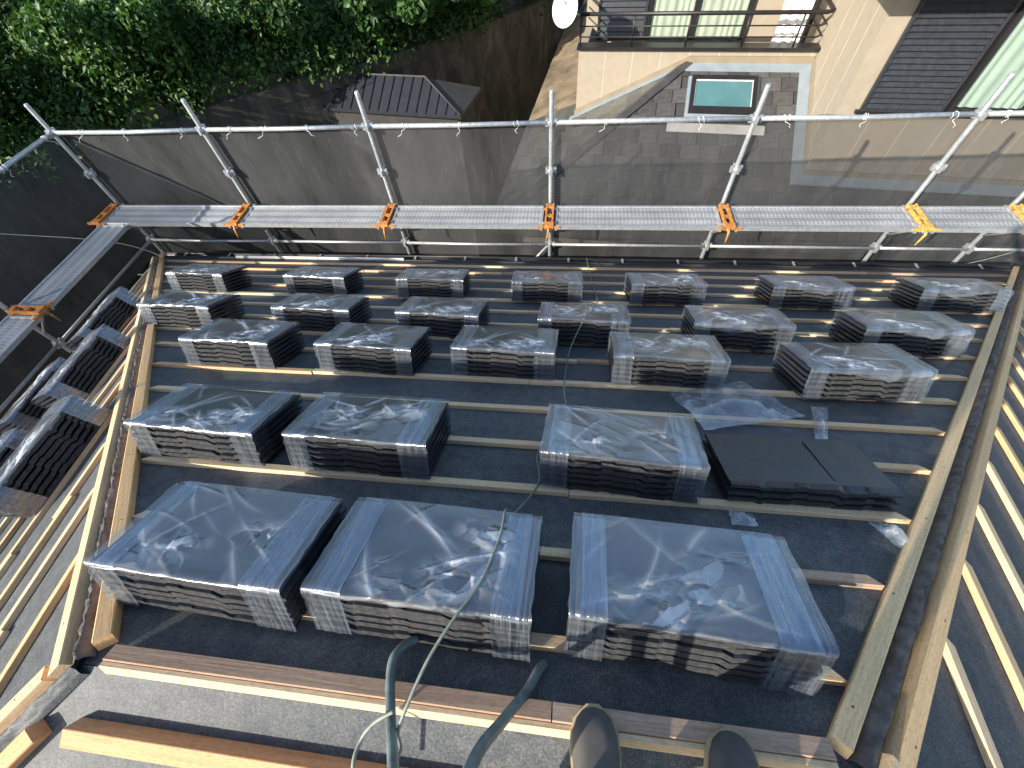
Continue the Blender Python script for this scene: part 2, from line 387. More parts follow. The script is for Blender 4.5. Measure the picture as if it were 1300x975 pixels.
for face in ('main', 'left', 'right', 'rear'):
    for k in range(15):
        v = V0 + DV*k
        if face != 'main': v = V0 + DV*k - (0.06 if face == 'rear' else 0.0)
        if v > VE-0.04: break
        if face == 'rear' and (k > 3 or k == 0): continue
        a, b = span(face, v)
        # stop at the hip boards
        g = 0.115
        a += g; b -= g
        if b-a < 0.12: continue
        x = a; i = 0
        while x < b-0.05:
            ln = random.uniform(1.3, 2.0) if i else random.uniform(0.5, 1.9)
            x2 = min(b, x+ln)
            if b-x2 < 0.3: x2 = b
            mt = 'wood' if random.random() < 0.9 else 'wood_rough'
            jig = random.uniform(-0.006, 0.006)
            if face in ('left', 'right') and i % 2: jig += 0.03
            batten(face, x, x2 - (0.003 if x2 < b else 0) + (0.10 if face == 'left' and x2 < b else 0), v+jig, mt, skew=random.uniform(-0.003, 0.003),
                   cut0=0.03 if i == 0 else 0, cut1=0.03 if x2 == b else 0)
            x = x2; i += 1
# hip boards: one on each side of every hip
ang = math.atan2(1, CA); hipL = VE*math.hypot(1, CA)
def hip_board(face, side, mat, wd=0.044, h=0.042, off=0.048, s0=0.02, s1=None):
    s1 = s1 or hipL-0.02
    cuts = [s0]
    while cuts[-1] < s1: cuts.append(min(s1, cuts[-1]+random.uniform(2.6, 3.8)))
    if cuts[-1]-cuts[-2] < 0.5 and len(cuts) > 2: cuts.pop(-2)
    a0 = {'main': (XL if side < 0 else XR), 'rear': (-HALF if side < 0 else HALF), 'left': 0, 'right': 0}[face]
    th = ang if side > 0 else math.pi-ang
    d = Vector((math.cos(th), math.sin(th), 0)); n = Vector((0, 0, 1)).cross(d)*(1 if side > 0 else -1)
    for c0, c1 in zip(cuts, cuts[1:]):
        L = c1-c0-0.002; mb = MB(); b = 0.003; hw = wd/2
        vs = []
        for zz, hh in ((0, hw), (h-b, hw), (h, hw-b)):
            vs += [(-L/2, -hh, zz), (L/2, -hh, zz), (L/2, hh, zz), (-L/2, hh, zz)]
        fs = [(3, 2, 1, 0), (8, 9, 10, 11)]
        for r in (0, 4): fs += [(r+i, r+(i+1) % 4, r+4+(i+1) % 4, r+4+i) for i in range(4)]
        mb.add(vs, fs)
        p = Vector((a0, 0, 0.003)) + d*((c0+c1)/2) + n*off
        for q in np.arange(-L/2+0.12, L/2, 0.42):
            qx, qy = float(q)+random.uniform(-0.04, 0.04), random.uniform(-0.007, 0.007)
            mb.add([(qx+0.0032*math.cos(t), qy+0.0032*math.sin(t), h+0.0008) for t in np.linspace(0, 2*math.pi, 6, endpoint=False)], [(0, 1, 2, 3, 4, 5)], 1)
        mb.obj('hip_board', [M[mat], M['dark']], slopes[face], T(p) @ RZ(th))
hip_board('main', -1, 'wood_hip'); hip_board('left', 1, 'wood')
hip_board('main', 1, 'wood_hip', s0=0.0); hip_board('right', -1, 'wood_hip', s0=0.05)
hip_board('left', -1, 'wood', s0=0.10); hip_board('rear', 1, 'wood_orange', s0=0.17)
hip_board('right', 1, 'wood'); hip_board('rear', -1, 'wood')
# crumpled felt strip in the hip gaps
def hip_strip(sx, sy, X0, wd=0.027, mat='felt_black'):
    n = 420; m = 11; P = np.zeros((n, m, 3)); L = DE*math.sqrt(2+SL*SL)
    d = np.array([sx, sy, -SL])/math.sqrt(2+SL*SL); side = np.array([sy, -sx, 0])/math.sqrt(2)
    up = np.cross(side, d); up = up*np.sign(up[2])
    for i in range(n):
        for j in range(m):
            q = (j/(m-1)-0.5)*2
            z = 0.012*(1-q*q) - 0.012*abs(q) + 0.030*(1-q*q)*abs(float(vnoise(i*0.55+j*0.25, j*0.5, 11))) + 0.010*float(vnoise(i*0.16, j*0.9, 5))+0.012
            P[i, j] = np.array([X0, YR, ZR+ZC]) + d*(i/(n-1)*L) + side*q*wd + up*z
    P[:, :, 0] -= XM; P[:, :, 1] -= YR
    o = MB().grid(P).obj('hip_felt', M[mat], house)
    return o
hip_strip(1, 1, XR); hip_strip(-1, 1, XL); hip_strip(-1, -1, XL, 0.03, 'felt')
# ridge boards
batten('main', XL+0.075, XL+1.25, 0.020, 'wood_rough', 0.040, 0.040, 0.002, name='ridge_board')
batten('main', XL+1.253, XR-0.06, 0.020, 'wood_rough', 0.040, 0.040, 0.002, name='ridge_board')
batten('main', XL+0.075, XL+1.3, -0.0075, 'wood', 0.036, 0.013, 0.000, name='ridge_board')
batten('main', XL+1.303, XR-0.06, -0.0075, 'wood', 0.036, 0.013, 0.000, name='ridge_board')
batten('rear', -HALF+0.0, HALF-0.02, 0.150, 'wood_orange', 0.046, 0.045, 0.002, name='ridge_board')
# eaves: drip edge and gutter round the front, brackets
for k in range(9):
    a, b = span('main', VE); L = (b-a)/9
    MB().box(a+k*L+0.004, a+(k+1)*L-0.004, VE-0.022, VE+0.012, 0.0065, 0.036 if 0 < k < 3 else 0.014).obj('drip_edge', M['drip' if 0 < k < 3 else 'capm'], slopes['main'])
def gutter(name, P, Q, out):
    P, Q, out = Vector(P), Vector(Q), Vector(out)
    n = 11; G = np.zeros((2, n*2, 3)); prof = []
    for i in range(n):
        t = math.pi*i/(n-1); prof.append((0.055-0.055*math.cos(t), -0.055*math.sin(t)))
    prof = prof + [(x*1.0+(0.004 if x > 0.055 else -0.004 if x < 0.055 else 0), z-0.004) for x, z in reversed(prof)]
    for e, base in ((0, P), (1, Q)):
        for j, (x, z) in enumerate(prof):
            q = base + out*x + Vector((0, 0, z)); G[e, j] = q
    mb = MB().grid(G, 0, True)
    mb.tube([P+out*0.112, Q+out*0.112], 0.007, 6); mb.tube([P-out*0.002, Q-out*0.002], 0.005, 6)
    o = mb.obj(name, M['gutter'], house)
    k = int((Q-P).length/0.6); d = (Q-P)/k
    for i in range(k):
        c = P+d*(i+0.5); t = d.normalized()*0.012
        MB().slab([c-t-out*0.01+Vector((0, 0, 0.006)), c+t-out*0.01+Vector((0, 0, 0.006)), c+t+out*0.115+Vector((0, 0, 0.006)), c-t+out*0.115+Vector((0, 0, 0.006))], (0, 0, -0.004)).obj('gutter_bracket', M['galv'], o)
ze = ZR-SL*DE+ZC
hx = DE+HALF
gutter('gutter', (-hx, DE+0.015, ze-0.03), (hx, DE+0.015, ze-0.03), (0, 1, 0))
gutter('gutter', (-hx-0.015, -DE, ze-0.03), (-hx-0.015, DE, ze-0.03), (-1, 0, 0))
gutter('gutter', (hx+0.015, -DE, ze-0.03), (hx+0.015, DE, ze-0.03), (1, 0, 0))
mb = MB()
mb.box(-hx+0.5, hx-0.5, -DE+0.5, DE-0.5, 0, ze+0.1); mb.obj('wall', M['render'], house)
MB().box(-hx, hx, DE-0.02, DE+0.012, ze-0.17, ze-0.035).obj('fascia', M['gutter'], house)
MB().box(-hx-0.012, -hx+0.02, -DE, DE-0.021, ze-0.17, ze-0.035).obj('fascia', M['gutter'], house)
MB().box(hx-0.02, hx+0.012, -DE, DE-0.021, ze-0.17, ze-0.035).obj('fascia', M['gutter'], house)

# ------------------------------------------------------------------ tile stacks wrapped in film
TW, TD, PITCHZ, NT_ = 0.59, 0.325, 0.0295, 6
PROF = [(-0.295, 0.004), (-0.20, 0.004), (-0.188, -0.001), (-0.172, -0.001), (-0.165, 0.002), (-0.075, 0.002), (-0.066, 0.008), (-0.03, 0.008), (-0.022, 0.0045),
        (0.07, 0.0045), (0.10, -0.006), (0.118, -0.003), (0.175, -0.003), (0.183, 0.004), (0.205, 0.004), (0.212, -0.002), (0.295, -0.002)]
def bot(x):
    return 0.003 if -0.17 < x < -0.072 else 0.004 if 0.112 < x < 0.18 else 0.009 if x > 0.208 else 0.005 if x < -0.18 else 0.0
def tile_mesh(i):
    r = random.Random(i); mb = MB(); th = 0.0208
    xs = []
    for x, z in PROF: xs.append((x + (r.uniform(-0.004, 0.004) if abs(x) < 0.28 else 0), z))
    n = len(xs); vs = []
    for y, dz in ((0.0, 0.0), (0.012, 0.002), (0.035, 0.002), (TD, -0.002)):
        for x, z in xs: vs.append((x, y, z*(1.5 if y < 0.02 else 0.10)+dz+th))
        for x, z in xs: vs.append((x, y, z*(1.5 if y < 0.02 else 0.10)+dz+bot(x)))
    R = 2*n; fs = []
    for k in range(3):
        o = k*R
        for j in range(n-1):
            fs.append((o+j, o+j+1, o+R+j+1, o+R+j)); fs.append((o+n+j+1, o+n+j, o+R+n+j, o+R+n+j+1))
        fs.append((o+n, o, o+R, o+R+n)); fs.append((o+n-1, o+2*n-1, o+R+2*n-1, o+R+n-1))
    mb.add(vs, fs, 0)
    mb.add(vs[:R], [(j, n+j, n+j+1, j+1) for j in range(n-1)], 1)
    mb.add(vs[3*R:], [(j+1, n+j+1, n+j, j) for j in range(n-1)], 1)
    # lap ribs at the two ends keep gaps in the side view
    return mb.mesh('tile', [M['tile'], M['tile_edge']])
TILES = [tile_mesh(i) for i in range(6)]
HT = NT_*PITCHZ
def sheet_mesh(seed, drape):
    r = np.random.default_rng(seed); nx, ny, no = 120, 74, 8
    u = np.linspace(-0.272, 0.272, nx); vv = np.linspace(TD+0.002, 0.0, ny)
    X, Y = np.meshgrid(u, vv); Z = np.full_like(X, HT+0.004)
    # broad billows and long creases; crumpled facets cloudier, sunlit highlights painted in as white
    Z += 0.009*np.clip(vnoise(X*5+seed, Y*6, seed)+0.12, 0, 1)
    HZ = np.full_like(X, 0.032) + 0.02*vnoise(X*9+seed, Y*9, seed+1)
    wx = X + 0.03*vnoise(X*11, Y*11+seed, seed+5); wy = Y + 0.03*vnoise(X*11+9, Y*11+seed, seed+6)
    for k in range(4):
        x0, y0 = r.uniform(-0.19, 0.19), r.choice([r.uniform(0.02, 0.13), r.uniform(0.05, 0.28)]); q = r.uniform(0.05, 0.10); a0 = r.uniform(-0.7, 0.7)
        mask = np.clip(1.25*np.exp(-(((X-x0)*math.cos(a0)+(Y-y0)*math.sin(a0))/q/1.4)**2-((-(X-x0)*math.sin(a0)+(Y-y0)*math.cos(a0))/q*1.2)**2)-0.2, 0, 1)
        n = 26; sx_ = r.uniform(-0.16, 0.16, n)+x0; sy_ = r.uniform(-0.12, 0.12, n)+y0; ph = r.uniform(-0.6, 0.6, n)+a0; val = r.random(n)**2.2; tl = r.normal(0, 0.16, (n, 2))
        best = np.full_like(X, 9.0); hv = np.zeros_like(X); tz = np.zeros_like(X)
        for m_ in range(n):
            dx, dy = wx-sx_[m_], wy-sy_[m_]; aa = ph[m_]
            d = np.hypot((dx*math.cos(aa)+dy*math.sin(aa))*0.45, -dx*math.sin(aa)+dy*math.cos(aa))
            w_ = d < best; best = np.where(w_, d, best); hv = np.where(w_, val[m_], hv); tz = np.where(w_, np.clip(dx*tl[m_, 0]+dy*tl[m_, 1], -0.004, 0.004), tz)
        HZ += 0.46*hv*mask; Z += (tz+0.003*hv)*mask
    for _ in range(11):
        x0, y0 = r.uniform(-0.24, 0.24), r.uniform(0.02, 0.31); a = r.choice([r.normal(0.6, 0.35), r.normal(2.4, 0.35)]); ln = r.uniform(0.05, 0.16)
        dx, dy = X-x0, Y-y0; s = dx*math.cos(a)+dy*math.sin(a); t = -dx*math.sin(a)+dy*math.cos(a) + 0.6*s*s*r.uniform(-2, 2)
        lin = np.exp(-np.abs(t)/r.uniform(0.004, 0.008))*np.exp(-(s/ln)**4)
        Z += r.uniform(0.0015, 0.004)*lin; HZ += r.uniform(0.08, 0.35)*lin
    edge = np.clip((0.272-np.abs(X))/0.05, 0, 1)*np.clip((TD-Y)/0.05, 0, 1); Z = np.maximum(HT+0.0055 + (Z-HT-0.004)*(0.25+0.75*edge), HT+0.0055)
    P = np.stack([X, Y, Z], -1)
    # ragged front lap hanging over the front edge
    D = np.zeros((no, nx, 3))
    hang = 0.006 + 0.010*np.clip(vnoise(u*18+seed, u*0+1.3, seed)+0.4, 0, 1) + drape*np.clip(1-np.abs(u-r.uniform(-0.1, 0.12))/0.30, 0, 1)**1.3*0.06
    for i in range(no):
        t = (i+1)/no
        D[i, :, 0] = u; D[i, :, 1] = -0.004-0.010*math.sin(t*2.2)*(0.5+drape*0.8) + 0.006*vnoise(u*22, u*0+t*2, seed+4)
        D[i, :, 2] = P[-1, :, 2]*(1-t*0.2) + (HT+0.003)*0.2*t - hang*t
    me = MB().grid(np.concatenate([P, D])[:, ::-1]).mesh('top_sheet', M['film'])
    hl_ = np.repeat(0.05+0.12*np.clip(vnoise(u*26+seed, u*0+2.7, seed+8)+0.1, 0, 1)[None], no, 0)
    at = me.attributes.new('haze_glint', 'FLOAT', 'POINT'); at.data.foreach_set('value', np.clip(np.concatenate([HZ, hl_])[:, ::-1], 0.01, 0.7).reshape(-1).astype(np.float32))
    return me
SHEETS = [sheet_mesh(20+i, d) for i, d in enumerate((0.05, 0.15, 0.05, 0.3, 0.1, 0.9, 1.0))]
def band_mesh(seed, side):
    n = 16; x0, x1 = (-0.301, -0.205) if side < 0 else (0.200, 0.301)
    if seed % 2: x0, x1 = (x0, x1+0.012) if side < 0 else (x0-0.02, x1)
    xs = np.linspace(x0, x1, n)
    path = [(-0.007, 0.004)]
    path += [(-0.006, HT*t) for t in np.linspace(0.12, 0.95, 12)] + [(-0.003, HT+0.002), (0.004, HT+0.0065)]
    path += [(t, HT+0.0078) for t in np.linspace(0.02, TD-0.02, 16)] + [(TD-0.003, HT+0.006), (TD+0.004, HT-0.002)]
    path += [(TD+0.006, HT*t) for t in np.linspace(0.9, 0.02, 8)]
    P = np.zeros((len(path), n, 3)); r = np.random.default_rng(seed)
    prof = r.normal(0, 0.0014, n)
    cen = np.array([TD/2, HT/2])
    for i, (y, z) in enumerate(path):
        w = vnoise(xs*60+seed, np.full(n, i*0.45), seed)*0.004 + prof
        dy, dz = y-cen[0], z-cen[1]
        if abs(dz/HT) > abs(dy/TD): ny_, nz_ = 0, math.copysign(1, dz)
        else: ny_, nz_ = math.copysign(1, dy), 0
        fl = 0.008*vnoise(np.array([i*0.6]), np.array([seed*1.7]), seed)[0]
        P[i, :, 0] = xs + fl*np.linspace(1 if side < 0 else 0.2, 0.2 if side < 0 else 1, n)
        P[i, :, 1] = y + ny_*np.abs(w); P[i, :, 2] = np.maximum(0.0, z + nz_*np.abs(w))
    return MB().grid(P[:, ::-1]).mesh('film_band', M['film_band'])
BANDS = {s: [band_mesh(40+i, s) for i in range(4)] for s in (-1, 1)}
def stack(face, x, v, rot, label, group, idx, drape=0, n=NT_, wrapped=True):
    e = empty('tile_stack', FR[face] @ T((x, v, BH+0.0045)) @ RZ(math.radians(rot)) @ T((0, -TD/2, 0)))
    tag(e, label, 'tile stack', group)
    for k in range(n):
        put('tile', TILES[(idx+k) % 6], e, T((random.uniform(-0.0035, 0.0035), random.uniform(-0.004, 0.004), -0.001+k*PITCHZ)))
    if wrapped:
        put('film_band', BANDS[-1][idx % 4], e); put('film_band', BANDS[1][(idx+1) % 4], e)
        put('top_sheet', SHEETS[(5+idx % 2) if drape else idx % 5], e)
    return e
ORD = ['first', 'second', 'third', 'fourth', 'fifth', 'sixth', 'seventh']
ROWS = {'A': ('in the row beside the ridge', [(-0.986, .312, -1.9), (-0.335, .307, -1.6), (0.358, .312, -2.6)]),
        'B': ('in the second row below ridge', [(-1.516, .945, -2.2), (-0.792, .94, -1), (0.252, .93, -3.4)]),
        'C': ('in the middle row', [(-2.018, 1.79, -2), (-1.136, 1.79, -3), (-0.32, 1.82, -1.6), (0.593, 1.80, -1), (1.547, 1.75, 3)]),
        'D': ('in the row next above gutter row', [(-2.87, 2.36, -2), (-1.798, 2.38, -1), (-0.853, 2.36, -3), (0.145, 2.32, -1.5), (1.148, 2.33, -2), (2.151, 2.34, 0.5)]),
        'E': ('in the row along the gutter', [(-3.418, 3.21, -3), (-2.228, 3.2, -3), (-1.164, 3.19, 1), (-0.145, 3.18, 2), (0.849, 3.19, 1.5), (1.954, 3.19, 0.5), (3.049, 3.2, -1)])}
gi = 0
for key, (txt, lst) in ROWS.items():
    for i, (x, v, rt) in enumerate(lst):
        stack('main', x, v, rt, 'film-wrapped tile stack %s, %s from the wooded-bank hip' % (txt, ORD[i]), 'wrapped tile stacks on the front slope', gi, drape=(x > 1.0))
        gi += 1
op = stack('main', 0.94, 0.945, 1.0, 'low unwrapped stack of black roof tiles opened beside loose film', None, 3, n=3, wrapped=False)
MB().slab([(0.09, 0.06, 0), (0.096, 0.06, 0), (0.096, 0.30, 0), (0.09, 0.30, 0)], (0, 0, -0.004)).obj('tile_rib', M['tile'], op, T((0, 0, -0.001+2*PITCHZ+0.0208+0.004)))
LS = [(2.31, 3.20, 2, 'nearest the gutter corner on the wooded side slope'), (1.56, 2.40, -2, 'second from gutter corner on the wooded side slope'),
      (1.48, 3.16, 2, 'lowest beside the gutter on the wooded side slope'), (0.76, 1.54, -3, 'highest toward the ridge on the wooded side slope'),
      (0.72, 2.45, -2, 'just below the highest stack on the wooded side slope')]
for x, v, rt, t_ in LS:
    stack('left', x, v, rt, 'film-wrapped black tile stack ' + t_, 'wrapped tile stacks on the side slope', gi); gi += 1

# ------------------------------------------------------------------ scaffold
ZP = -2.765
PX = [-5.55, -3.777, -1.987, -0.187, 1.62, 3.413, 4.344, 5.25]; PY = 4.21
LX, LY = -5.55, [2.41, 0.61, -1.19]
sca = empty('scaffold', T((0, 4.2, 0))); tag(sca, 'galvanised tube scaffold with wedge couplers standing round the eaves', 'scaffold')
SI = T((0, -4.2, 0))
def coupler_mesh():
    mb = MB(); mb.tube([(0, 0, -0.02), (0, 0, 0.02)], 0.036, 10)
    for a in range(4):
        mb.box(0.028, 0.055, -0.014, 0.014, -0.03, 0.03, M=RZ(a*math.pi/2))
    return mb.mesh('coupler', M['galv'])
CPL = coupler_mesh()
def post(x, y):
    z0, z1 = 0.0, ZC-1.64+random.uniform(-0.03, 0.03)
    p = MB().tube([(0, 0, 0), (0, 0, z1-0.02), (0, 0, z1)], [0.0225, 0.0225, 0.019], 12).obj('post', M['galv'], sca, SI @ T((x, y, 0)))
    MB().box(-0.06, 0.06, -0.06, 0.06, 0.0, 0.008).obj('base_plate', M['galv'], p)
    for z in np.arange(-1.93, -ZC+0.3, -0.455): put('coupler', CPL, p, T((0, 0, ZC+float(z))) @ RZ(random.uniform(-0.2, 0.2)))
for x in PX: post(x, PY)
for y in LY: post(LX, y)
for y in (2.41, 0.61): post(5.25, y)
def rail(p, q, r=0.021):
    p, q = Vector(p), Vector(q); d = (q-p).normalized()*0.03
    mid = (p+q)/2 + Vector((0, 0, random.uniform(-0.012, 0.004)))
    MB().tube([p+d, mid, q-d], r, 10).obj('rail', M['galv'], sca, SI)
for a, b in zip(PX, PX[1:]):
    rail(W(a, PY, -1.93), W(b, PY, -1.93)); rail(W(a, PY-0.03, -3.28), W(b, PY-0.03, -3.28), 0.017)
YS = [PY]+LY
for a, b in zip(YS, YS[1:]):
    rail(W(LX, a, -1.93), W(LX, b, -1.93)); rail(W(LX+0.03, a, -3.28), W(LX+0.03, b, -3.28), 0.017)
rail(W(5.25, PY, -1.93), W(5.25, 2.41, -1.93)); rail(W(5.25, PY, -3.28), W(5.25, 2.41, -3.28))
# a short diagonal brace and bracket arms
MB().tube([W(-0.20, PY-0.03, -3.28), W(-0.62, PY-0.06, -3.80)], 0.015, 8).obj('brace', M['galv'], sca, SI)
def bracket(x, y, d, orange):
    # arm from post inward (direction d), diagonal strut below, latch hanging at the inner end
    d = Vector(d); p = W(x, y, ZP-0.035); e = p+d*0.40
    s = Vector((-d.y, d.x, 0))
    mb = MB().tube([p, e], 0.016, 8); mb.tube([p+Vector((0, 0, -0.33)), p+d*0.33+Vector((0, 0, -0.015))], 0.012, 8)
    b = mb.obj('bracket', M['galv'], sca, SI)
    m = M[orange]; mb = MB()
    def bar(o0, o1, t, z0, z1, hw):
        c0 = p+d*o0+s*t; c1 = p+d*o1+s*t
        mb.slab([c0+s*hw+Vector((0, 0, z1)), c0-s*hw+Vector((0, 0, z1)), c1-s*hw+Vector((0, 0, z1)), c1+s*hw+Vector((0, 0, z1))], (0, 0, z0-z1))
    bar(0.03, 0.40, -0.036, 0.0, 0.062, 0.009); bar(0.03, 0.40, 0.036, 0.0, 0.062, 0.009)
    bar(0.05, 0.10, 0.0, 0.045, 0.060, 0.028); bar(0.22, 0.26, 0.0, 0.045, 0.060, 0.028); bar(0.36, 0.42, 0.0, 0.03, 0.066, 0.05)
    bar(0.385, 0.412, -0.09, 0.02, 0.045, 0.035); bar(0.385, 0.412, 0.09, 0.02, 0.045, 0.035)
    mb.obj('plank_clamp', m, b)
    # latch lever
    q = e+Vector((0, 0, 0.03)); t = MB()
    t.tube([q, q+d*0.035+Vector((0, 0, -0.03)), q+d*0.05+s*random.uniform(-0.03, 0.03)+Vector((0, 0, -0.14))], [0.016, 0.014, 0.006], 6)
    t.obj('latch', m, b)
for i, x in enumerate(PX): bracket(x, PY, (0, -1, 0), 'orange' if i < 5 else 'yellow')
for y in LY: bracket(LX, y, (1, 0, 0), 'orange')
# planks
def plank_parts(e, L, wd=0.335):
    n = 7; mb = MB()
    P = []
    # decking with three shallow longitudinal ridges
    ys = np.linspace(-wd/2+0.012, wd/2-0.012, 25); zz = 0.004*np.cos((ys/wd+0.5)*2*math.pi*3)
    G = np.zeros((2, 25, 3))
    for k, xx in enumerate((-L/2, L/2)): G[k, :, 0] = xx; G[k, :, 1] = ys; G[k, :, 2] = zz
    mb.grid(G); mb.obj('deck', M['deck'], e)
    for s in (-1, 1):
        MB().box(-L/2, L/2, s*wd/2-0.012, s*wd/2+0.012, -0.032, 0.010).obj('side_rail', M['galv'], e)
    for s in (-1, 1):
        MB().box(s*L/2-0.012, s*L/2+0.012, -wd/2-0.013, wd/2+0.013, -0.046, 0.006).obj('end_rail', M['galv'], e)
        for t in (-1, 1):
            MB().box(-0.03, 0.03, -0.012, 0.012, -0.03, 0.012).obj('hook', M['orange' if s*t > 0 else 'galv'], e, T((s*(L/2+0.03), t*wd*0.36, 0.002)))
pn = 0
for a, b in zip(PX, PX[1:]):
    L = b-a-0.155
    e = empty('scaffold_plank', T(W((a+b)/2, 3.985, ZP)))
    plank_parts(e, L)
    tag(e, 'perforated steel plank along the gutter scaffold, %s from the wooded corner' % ORD[pn], 'plank', 'scaffold planks')
    pn += 1
for i, (a, b) in enumerate(zip(YS, YS[1:])):
    L = abs(a-b)-0.155
    y0, y1 = a, b
    if i == 0: L = 1.8-0.50; y0 = a-0.345
    e = empty('scaffold_plank', T(W(LX+0.225, (y0+b)/2, ZP-0.012)) @ RZ(math.pi/2))
    plank_parts(e, abs(y0-b)-0.155)
    tag(e, 'shaded perforated steel plank beside the wooded bank, %s from the corner' % ORD[i], 'plank', 'scaffold planks')
# debris mesh sheets, one per bay, with ties on the top rail
def sheet(p, q, ztop, zbot, label, outw, seed, ties=4):
    p, q = Vector(p), Vector(q); d = (q-p); L = d.length; d.normalize(); out = Vector(outw)
    nx, nz = 34, 40; G = np.zeros((nz, nx, 3))
    for i in range(nz):
        t = i/(nz-1); z = ztop + (zbot-ztop)*t
        for j in range(nx):
            s = (j/(nx-1)-0.5)*L
            bow = 0.035*math.sin(math.pi*j/(nx-1))*min(1, t*4)
            n = 0.05*float(vnoise(j*0.23+seed*7, i*0.12, seed)) + 0.018*float(vnoise(j*0.75+seed, i*0.07, seed+3))
            sag = -0.015*math.sin(math.pi*((j*ties/(nx-1)) % 1))*max(0, 1-t*8)
            c = d*s + out*(bow + n*min(1, t*5)); G[i, j] = (c.x, c.y, z+sag)
    m = (p+q)/2
    e = empty('mesh_sheet', T((m.x, m.y, zbot)))
    tag(e, label, 'mesh sheet', 'debris mesh sheets')
    G[:, :, 2] -= zbot
    MB().grid(G).obj('net', M['net'], e)
    for k in range(ties):
        s = (-0.5+(k+0.5)/ties)*L + random.uniform(-0.1, 0.1); mb = MB(); c = d*s - out*0.06
        pts = []
        for i in range(12):
            a = i*0.9+k; pts.append(c + out*(0.026*math.cos(a)) + Vector((0, 0, ztop-zbot+0.026*math.sin(a))) + d*(0.006*i-0.03)*(1 if (k+seed) % 2 else -0.4))
        mb.tube(pts, 0.0022, 5)
        q0, q1 = random.uniform(-0.02, 0.02), random.uniform(0.006, 0.018)
        pts = [c-out*0.03+Vector((0, 0, ztop-zbot-0.015-q1*i)) + d*(0.014*math.sin(i*1.7+k*2.1+seed)+q0*i) - out*0.006*i for i in range(5)]
        mb.tube(pts, 0.0018, 5); mb.obj('tie', M['white'], e)
OUT = 0.055
for i, (a, b) in enumerate(zip(PX, PX[1:])):
    sheet(W(a, PY+OUT, 0), W(b, PY+OUT, 0), ZC-1.93, 0.15, 'dark debris mesh on the gutter side scaffold, %s from the wooded corner' % ORD[i], (0, 1, 0), i+1, (3, 4, 3, 2, 3, 2, 2)[i])
for i, (a, b) in enumerate(zip(YS, YS[1:])):
    sheet(W(LX-OUT, a, 0), W(LX-OUT, b, 0), ZC-1.93, 0.15, 'dark debris mesh facing the wooded bank, %s from the scaffold corner' % ORD[i], (-1, 0, 0), 20+i)

# ------------------------------------------------------------------ neighbouring house
UX, UY = 0.9938, -0.1115
NB = frame(W(3.75, 8.32, -3.035), (UX, UY, 0), (-UY, UX, 0), (0, 0, 1))     # u along facade, w away, z up
NS = 0.47; TH = 1.90; TW1 = 3.71; EV = -4.39+3.035; ED = -EV/NS               # eave drop, plan depth
nb = empty('neighbour_house', NB @ T((0, 0, 3.035-ZC))); tag(nb, 'beige neighbouring house with slate lower roof, balcony and louvred shutter', 'house')
NI = T((0, 0, ZC-3.035))
def nobj(mb, name, m, parent=None): return mb.obj(name, m, parent or nb, NI if parent is None else Matrix.Identity(4))
